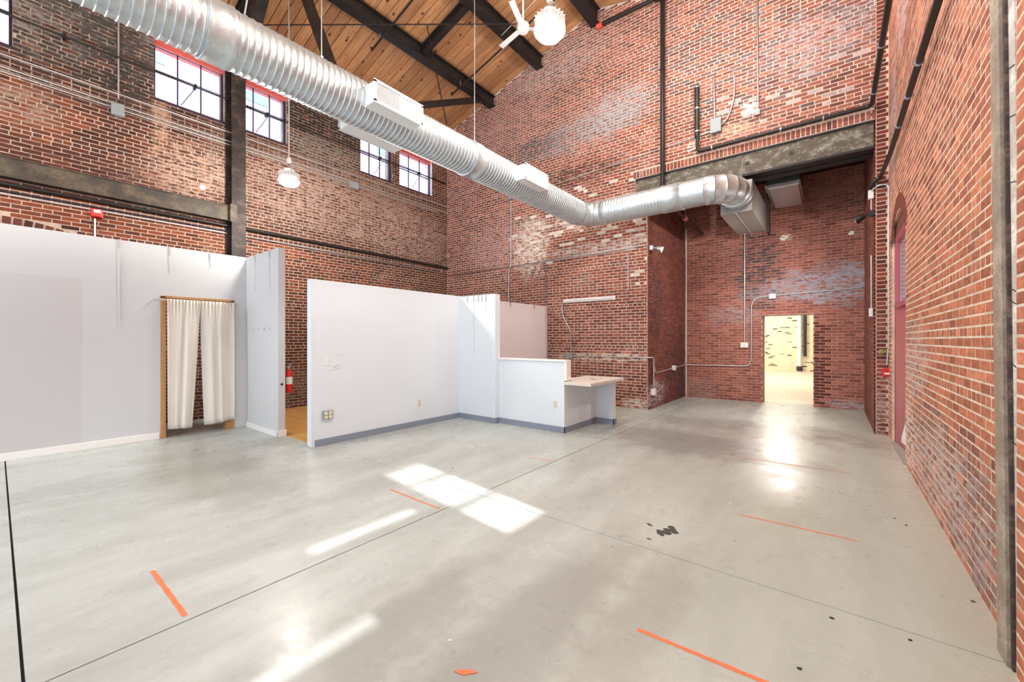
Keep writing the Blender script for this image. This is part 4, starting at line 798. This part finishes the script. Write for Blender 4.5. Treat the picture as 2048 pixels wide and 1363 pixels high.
glazed('window_6', fR, -SW[1], -SW[0], SW[2], SW[3], 1, 3)
glazed('window_7', fR, -1.95, -.25, 1.9, 3.5, 1, 1, boards=[(-1.95, -.25, 1.9, 2.10), (-1.95, -1.0, 2.10, 2.88), (-1.0, -.25, 2.2, 3.5), (-1.95, -1.0, 2.98, 3.5)])  # unseen boards added, their gaps shape the sun streaks on the floor
glazed('window_8', fR, 2.4, 5.6, .7, 4.6, 4, 5)
for i, b_ in enumerate(bays): glazed('window_%d' % (9 + i), fB, *b_, 4, 5)

# ---------------------------------------------------------------- post at the right edge
pt = thing('steel_post', (.66, 3.05, 0), 'weathered pale steel post set in the right wall at the picture edge', 'post')
def lean(y, z): return y + .04 * (z - 1.555)
def slanted(x0, x1, y0, y1, m_): return m_.hexa([(x0, lean(y0, 0), 0), (x1, lean(y0, 0), 0), (x1, lean(y1, 0), 0), (x0, lean(y1, 0), 0)], [(x0, lean(y0, 7), 7), (x1, lean(y0, 7), 7), (x1, lean(y1, 7), 7), (x0, lean(y1, 7), 7)])
obj('flange', slanted(.645, .665, 3.05, 3.19, MB()), poststl, pt, bevel=.003); obj('edge', slanted(.66, .70, 3.022, 3.05, MB()), postdark, pt)
obj('web', slanted(.665, .72, 3.11, 3.13, MB()), postdark, pt)
obj('mortar_strip', slanted(.672, .71, 2.935, 3.022, MB()), concstrip, pt, label='cracked whitish mortar strip')
cr = MB()
for z_ in (1.05, 1.42, 1.72, 1.78, 2.3, 2.62, 2.86): cr.bar((.6715, lean(2.938, z_), z_), (.6715, lean(3.02, z_), z_ + .02), .004, .004)
obj('crack', cr, darksock, pt)['kind'] = 'stuff'

# ---------------------------------------------------------------- lights, fan, sprinkler branches
def highbay(loc, top, label, watts=LAMP_W, sc=1.0):
    x, y, z = loc; t = thing('high_bay_light', loc, label, 'light', 'round high bay lights')
    obj('stem', MB().tube([(x, y, z + .38 * sc), (x, y, top)], .012, 8), emt, t); obj('hook_box', MB().box((x - .03, y - .03, z + .36 * sc), (x + .03, y + .03, z + .46 * sc)), boxwhite, t, bevel=.004)
    obj('bracket', MB().tube(bend([(x - .10 * sc, y, z + .18 * sc), (x - .08 * sc, y, z + .34 * sc), (x + .08 * sc, y, z + .34 * sc), (x + .10 * sc, y, z + .18 * sc)], .05), .008, 6), galv, t)
    h = obj('heat_sink', MB().lathe([(.06 * sc, .26 * sc), (.09 * sc, .25 * sc), (.10 * sc, .14 * sc), (.17 * sc, .11 * sc), (.18 * sc, .05 * sc), (.175 * sc, .03 * sc)], loc, (0, 0, 1), 28), fanwhite, t)
    fm = MB()
    for k in range(20):
        a = 2 * math.pi * k / 20; fm.bar((x + .09 * sc * math.cos(a), y + .09 * sc * math.sin(a), z + .17 * sc), (x + .165 * sc * math.cos(a), y + .165 * sc * math.sin(a), z + .14 * sc), .006, .08 * sc)
    o = obj('fins', fm, fanwhite, h); o['kind'] = 'stuff'
    obj('lens', MB().lathe([(.165 * sc, .035 * sc), (.16 * sc, .01 * sc), (.13 * sc, -.025 * sc), (.07 * sc, -.045 * sc), (.01, -.05 * sc)], loc, (0, 0, 1), 28), lensm, t, smooth=True)
    L = bpy.data.lights.new('bulb', 'POINT'); L.energy = watts; L.color = LAMP_COL; L.shadow_soft_size = .17 * sc; l = bpy.data.objects.new('bulb', L); C.objects.link(l); l.parent = t; l.location = (0, 0, -.26 * sc)
    return t
highbay((-7.80, 3.32, 4.41), 8.365, 'lit round high bay light hanging on a long stem before the left wall')
highbay((-2.89, 4.45, 5.51), 8.815, 'lit round high bay light hanging nearest, beside the white fan', sc=1.15)
highbay((-7.80, -1.8, 4.45), 8.365, 'unseen high bay light added as fill on the left behind the viewpoint')  # extra unseen lamp, fill from behind the camera
highbay((-2.91, -1.0, 5.42), 8.815, 'unseen high bay light added as fill above the viewpoint')  # extra unseen lamp, fill from overhead
highbay((-2.91, 6.3, 7.75), 8.815, 'unseen high bay light added near the ridge to brighten the far wall', 230); highbay((-1.23, 7.2, 7.3), 8.365, 'unseen high bay light added high on the right to brighten the alcove end', 140); highbay((-1.23, 1.6, 6.2), 8.365, 'unseen high bay light added above the viewpoint to brighten the right wall', 300)  # three unseen lamps added to lift the far end and right wall
highbay((-1.6, 18.0, 4.2), 5.0, 'round high bay light in the bright room beyond the alcove', 520); highbay((-4.5, 21.5, 4.2), 5.0, 'second round high bay light in the bright room beyond', 700)
fz = 7.3; hb = P(1046, 56, Z=fz); tp = P(1002, 94, Z=fz); tq = P(1036, -6, Z=fz)
fn = thing('ceiling_fan', (hb.x, hb.y, fz), 'white three-bladed ceiling fan on a downrod below the ridge', 'fan')
obj('motor', MB().lathe([(.02, -.08), (.09, -.07), (.11, -.02), (.11, .05), (.05, .10)], hb, (0, 0, 1), 20), fanwhite, fn, smooth=True); obj('downrod', MB().tube([(hb.x, hb.y, fz + .08), (hb.x, hb.y, 9.175)], .014, 8), fanwhite, fn)
d1 = (tp - hb); R_ = d1.length; a1 = math.atan2(d1.y, d1.x); a2 = math.atan2((tq - hb).y, (tq - hb).x); 
for k in range(3):
    a = a1 + k * (2 * math.pi / 3) * (1 if math.sin(a2 - a1) > 0 else -1); e = Vector((math.cos(a), math.sin(a), 0)); s_ = Vector((-e.y, e.x, 0))
    obj('blade', MB().hexa([hb + e * .08 + s_ * w_ + Vector((0, 0, t_)) for w_, t_ in ((-.045, -.012), (.045, .004), (.045, .012), (-.045, -.004))], [hb + e * R_ + s_ * w_ + Vector((0, 0, t_)) for w_, t_ in ((-.05, -.012), (.05, .004), (.05, .012), (-.05, -.004))]), fanwhite, fn, bevel=.003)
p, q = P(1003, 71, Z=7.6), P(1078, -8, Z=7.9); tag(obj('guy_wire', MB().tube([p, q], .006, 6), emt), 'thin white guy wire beside the fan blades', 'wire')
def branch(a, b, label):
    a, b = Vector(a), Vector(b); t = thing('sprinkler_branch', a, label, 'pipe', 'black sprinkler branches under the purlins'); d = (b - a).normalized()
    obj('tube', MB().tube([a, b], .022, 8), blackpipe, t, smooth=True); obj('sprinkler_head', MB().lathe([(.012, 0), (.012, .05), (.03, .06), (.03, .065)], a, (0, 0, 1), 8), blackrod, t)
    m_ = a + d * .35; obj('hanger_ring', MB().tube([m_, m_ + Vector((0, 0, .15))], .01, 6), galv, t)
a = P(743, 101, Z=8.14); b = Vector((RIDGE + .2, a.y, 8.14 + SLOPE * (RIDGE + .2 - a.x))); branch(a, b, 'black sprinkler branch crossing the purlin, left one with its head over the duct')
a = P(903, 190, Z=8.14); b = Vector((RIDGE + .2, a.y, 8.14 + SLOPE * (RIDGE + .2 - a.x))); branch(a, b, 'black sprinkler branch nearest the far gable')

# ---------------------------------------------------------------- small things on the white walls
def outlet(loc, n, label, mat=ivory, cat='outlet', size=(.075, .12), slots=2):
    loc, n = Vector(loc), Vector(n); s_ = n.cross(Vector((0, 0, 1))); t = thing('wall_switch' if cat == 'switch' else 'wall_outlet', loc, label, cat); u = Vector((0, 0, 1))
    def bx(cu, cv, hu, hv, d0, d1, nm, m_): obj(nm, MB().hexa([loc + s_ * (cu + i * hu) + u * (cv + j * hv) + n * d0 for i, j in ((-1, -1), (1, -1), (1, 1), (-1, 1))], [loc + s_ * (cu + i * hu) + u * (cv + j * hv) + n * d1 for i, j in ((-1, -1), (1, -1), (1, 1), (-1, 1))]), m_, t)
    bx(0, 0, size[0] / 2, size[1] / 2, 0, .008, 'plate', mat)
    if cat == 'switch': bx(0, 0, .012, .022, .008, .018, 'toggle', trimw)
    else:
        for r_ in range(2):
            for c_ in range(slots // 2): bx((c_ - (slots // 2 - 1) / 2) * .05, (r_ - .5) * .05, .017, .017, .008, .012, 'socket', offwhite); 
            for c_ in range(slots // 2): bx((c_ - (slots // 2 - 1) / 2) * .05, (r_ - .5) * .05, .003, .007, .012, .0125, 'slot', darksock)
X1 = XP + .001
outlet((X1, 3.06, 1.245), (1, 0, 0), 'white light switch on the near end of the white divider', boxwhite, 'switch', (.085, .125))
outlet((X1, 4.78, .42), (1, 0, 0), 'ivory outlet low on the middle of the white divider')
outlet((-3.72, 5.899, .47), (0, -1, 0), 'ivory outlet on the front of the reception counter')
outlet((-7.42, 2.829, .45), (0, -1, 0), 'ivory outlet low on the white return panel by the curtain')
sb = thing('surface_outlet', (X1, 3.06, .45), 'surface mounted grey outlet box with four sockets on the white divider', 'outlet')
obj('box', MB().box((X1, 2.985, .385), (X1 + .045, 3.135, .51)), boxgrey, sb, bevel=.006)
for i in (0, 1):
    for j in (0, 1): obj('socket', MB().box((X1 + .045, 3.0 + i * .07, .397 + j * .056), (X1 + .052, 3.05 + i * .07, .443 + j * .056)), ivory, sb, bevel=.003)
mk = MB()
for (y0, z0, y1, z1) in ((3.17, 1.165, 3.19, 1.145), (3.19, 1.145, 3.26, 1.185), (3.10, 1.10, 3.30, 1.135)): mk.bar((X1 + .0005, y0, z0), (X1 + .0005, y1, z1), .006 if z0 > 1.12 else .002, .002)
for y0, z0 in ((3.22, 1.32), (3.28, 1.32), (4.48, 2.06), (4.48, 1.88)): mk.box((X1, y0, z0), (X1 + .002, y0 + .012, z0 + .01))
obj('scuff', mk, plain('grey_scuff', (120, 124, 130), .8), wd_, label='grey scuff marks and screw holes', kind='stuff')
mk = MB()
for k, x_ in enumerate((-8.05, -7.85, -7.62, -7.56, -7.38)): mk.box((x_, 2.827, 1.73 - .01 * (k % 2)), (x_ + .01, 2.829, 1.77))
obj('screw_hole', mk, plain('grey_hole', (130, 128, 124), .8), ww, kind='stuff')
lk = tag(obj('door_latch', MB().lathe([(.02, 0), (.02, .006), (.012, .012)], (-7.04, 2.885, .84), (1, 0, 0), 12), darksock), 'small dark latch plate on the end of the white return panel', 'latch')
def cord(loc, n, L, label, extra=0):
    loc, n = Vector(loc), Vector(n); t = thing('hanging_cord', loc, label, 'cord', 'picture cords hooked over the white walls'); s_ = n.cross(Vector((0, 0, 1)))
    obj('hook', MB().hexa([loc + s_ * i * .012 + Vector((0, 0, -.13)) + n * d for i, d in ((-1, .001), (1, .001), (1, .006), (-1, .006))], [loc + s_ * i * .012 + Vector((0, 0, .004)) + n * d for i, d in ((-1, .001), (1, .001), (1, .006), (-1, .006))]), galv, t)
    if L > .14: obj('string', MB().tube([loc + n * .006 + Vector((0, 0, -.12)), loc + n * .004 + Vector((0, 0, -L * .5)) + s_ * .004, loc + n * .004 + Vector((0, 0, -L)) - s_ * .01], .0028, 5), emt, t)
    if extra: obj('string', MB().tube([loc + n * .004 + s_ * -.04 + Vector((0, 0, -extra * .2)), loc + n * .004 + s_ * -.045 + Vector((0, 0, -extra))], .002, 5), emt, t)
H3 = 3.055
for y_, L, e_, lb in ((1.147, 1.32, 1.2, 'longest picture cord, hooked over the white wall left of the curtain'), (1.736, .42, 0, 'short picture cord hooked above the left curtain panel'), (2.278, .25, 0, 'shortest picture cord hooked above the right curtain panel')): cord((XW + .002, y_, H3), (1, 0, 0), L, lb, e_)
for x_, L, lb in ((-7.98, .66, 'picture cord on the return panel nearer the corner'), (-7.36, .66, 'picture cord on the return panel nearer its free end')): cord((x_, 2.828, H3), (0, -1, 0), L, lb)
for px, L, lb in ((935, .1, 'bare hook at the left end of the stub wall top'), (948, 1.15, 'long picture cord on the stub wall'), (957, .12, 'bare hook right of the long cord on the stub wall'), (964, .14, 'second bare hook right of the long cord on the stub wall'), (972, .36, 'short picture cord at the right end of the stub wall')): cord((P(px, 595, Y=5.80).x, 5.798, 2.43), (0, -1, 0), L, lb)
for y_, lb in ((7.45, 'dark hook on the mauve grey wall, left one'), (8.4, 'dark hook on the mauve grey wall, right one')): tag(obj('wall_hook', MB().bar((XP + .008, y_, 2.47), (XP + .008, y_, 2.33), .012, .004, (1, 0, 0)), darksock), lb, 'hook')
# fire extinguisher behind the return panel
e0 = P(579, 755, X=-7.30); ex_ = thing('fire_extinguisher', (-7.12, 3.06, .65), 'red fire extinguisher hanging behind the end of the white return panel', 'extinguisher')
exx, exy = P(577, 755, Y=3.06).x, 3.06
obj('cylinder', MB().lathe([(.05, 0), (.062, .02), (.062, .30), (.05, .35), (.022, .38), (.022, .40)], (exx, exy, .68), (0, 0, 1), 20), alarm, ex_, smooth=True); obj('label_band', MB().lathe([(.0628, .14), (.0628, .26)], (exx, exy, .68), (0, 0, 1), 20), boxwhite, ex_, smooth=True)
obj('valve', MB().box((exx - .02, exy - .02, 1.08), (exx + .02, exy + .02, 1.12)), galv, ex_); obj('lever', MB().bar((exx - .02, exy, 1.125), (exx + .09, exy, 1.15), .02, .012), galv, ex_); obj('hose', MB().tube(bend([(exx, exy - .02, 1.1), (exx + .03, exy - .085, 1.05), (exx + .03, exy - .085, .78)], .05), .012, 8), plastic_black, ex_, smooth=True)
obj('wall_bracket', MB().box((exx - .03, 2.94, .72), (exx + .03, exy - .05, 1.05)), plastic_black, ex_)
# ---------------------------------------------------------------- marks on the floor
def tape(p, q, w_, label):
    a, b = P(*p, Z=0), P(*q, Z=0); d = (b - a); L = d.length; d.normalize(); s_ = Vector((-d.y, d.x, 0)); m = MB(); n = max(4, int(L / .03)); r_ = random.Random(p[0])
    vs = []
    for i in range(n + 1):
        c_ = a + d * L * i / n; h1, h2 = w_ / 2 * (.8 + .4 * r_.random()), w_ / 2 * (.8 + .4 * r_.random()); vs += [c_ + s_ * h1 + Vector((0, 0, .0012)), c_ - s_ * h2 + Vector((0, 0, .0012))]
    m.add(vs + [v_ - Vector((0, 0, .0012)) for v_ in vs], [(2*i, 2*i+1, 2*i+3, 2*i+2) for i in range(n)])
    tag(obj('floor_marking', m, orange), label, 'marking', 'orange layout lines on the concrete')
for p, q, w_, lb in (((305, 1141), (370, 1231), .026, 'short thick orange line at the lower left of the floor'), ((780, 978), (880, 1017), .018, 'orange line just below the patch of sun on the floor'), ((1275, 1258), (1545, 1370), .026, 'long thick orange line at the bottom of the floor'), ((1478, 1028), (1718, 1082), .016, 'orange line across the floor right of the oil spot'),
                     ((1484, 915), (1697, 945), .012, 'faint orange line near the reflection of the doorway'), ((1056, 914), (1105, 922), .012, 'faintest short orange line in front of the counter')): tape(p, q, w_, lb)
om = MB(); r_ = random.Random(4)
for k in range(26):
    c_ = P(1330 + r_.gauss(0, 8), 1063 + r_.gauss(0, 3.0), Z=0); rr = .008 + .020 * r_.random(); om.poly([(c_.x + rr * (1 + .3 * r_.random()) * math.cos(t_ * .785), c_.y + rr * (1 + .3 * r_.random()) * math.sin(t_ * .785), 0) for t_ in range(8)], (0, 0, .0012 + .0001 * k))
for px, py in ((1297, 1047), (1301, 1050), (1298, 1077), (1345, 1054)):
    c_ = P(px, py, Z=0); om.poly([(c_.x + .02 * math.cos(t_ * .785), c_.y + .012 * math.sin(t_ * .785), 0) for t_ in range(8)], (0, 0, .0012))
tag(obj('oil_stain', om, oil), 'dark blotchy oil stain on the floor right of the sun patch', 'stain', kind='stuff')
lf_ = P(932, 1345, Z=0); tag(obj('leaf', MB().poly([(lf_.x - .05, lf_.y - .03, .001), (lf_.x, lf_.y - .02, .001), (lf_.x + .045, lf_.y + .035, .001), (lf_.x + .02, lf_.y + .03, .001), (lf_.x - .03, lf_.y, .001)], (0, 0, .003)), orange), 'small orange scrap lying at the bottom of the floor', 'scrap')
r_ = random.Random(12)
for i, (px, py, c_) in enumerate(((900, 1280, 'w'), (527, 1034, 'w'), (541, 1058, 'w'), (1460, 1005, 'w'), (905, 935, 'd'), (596, 915, 'd'), (1486, 895, 'd'), (1510, 898, 'd'), (1790, 1036, 'd'), (1812, 1050, 'd'), (1945, 1202, 'd'), (1599, 1337, 'd'), (1664, 1236, 'd'), (1820, 1280, 'd'), (310, 1139, 'w'))):
    a = P(px, py, Z=0); m = MB().poly([(a.x + (.006 + .008 * r_.random()) * math.cos(t_ * 1.05), a.y + (.004 + .007 * r_.random()) * math.sin(t_ * 1.05), 0) for t_ in range(6)], (0, 0, .004))
    tag(obj('debris', m, boxwhite if c_ == 'w' else darksock), ('tiny white chip lying on the concrete floor' if c_ == 'w' else 'tiny dark crumb lying on the concrete floor'), 'debris', 'white chips on the floor' if c_ == 'w' else 'dark crumbs on the floor')
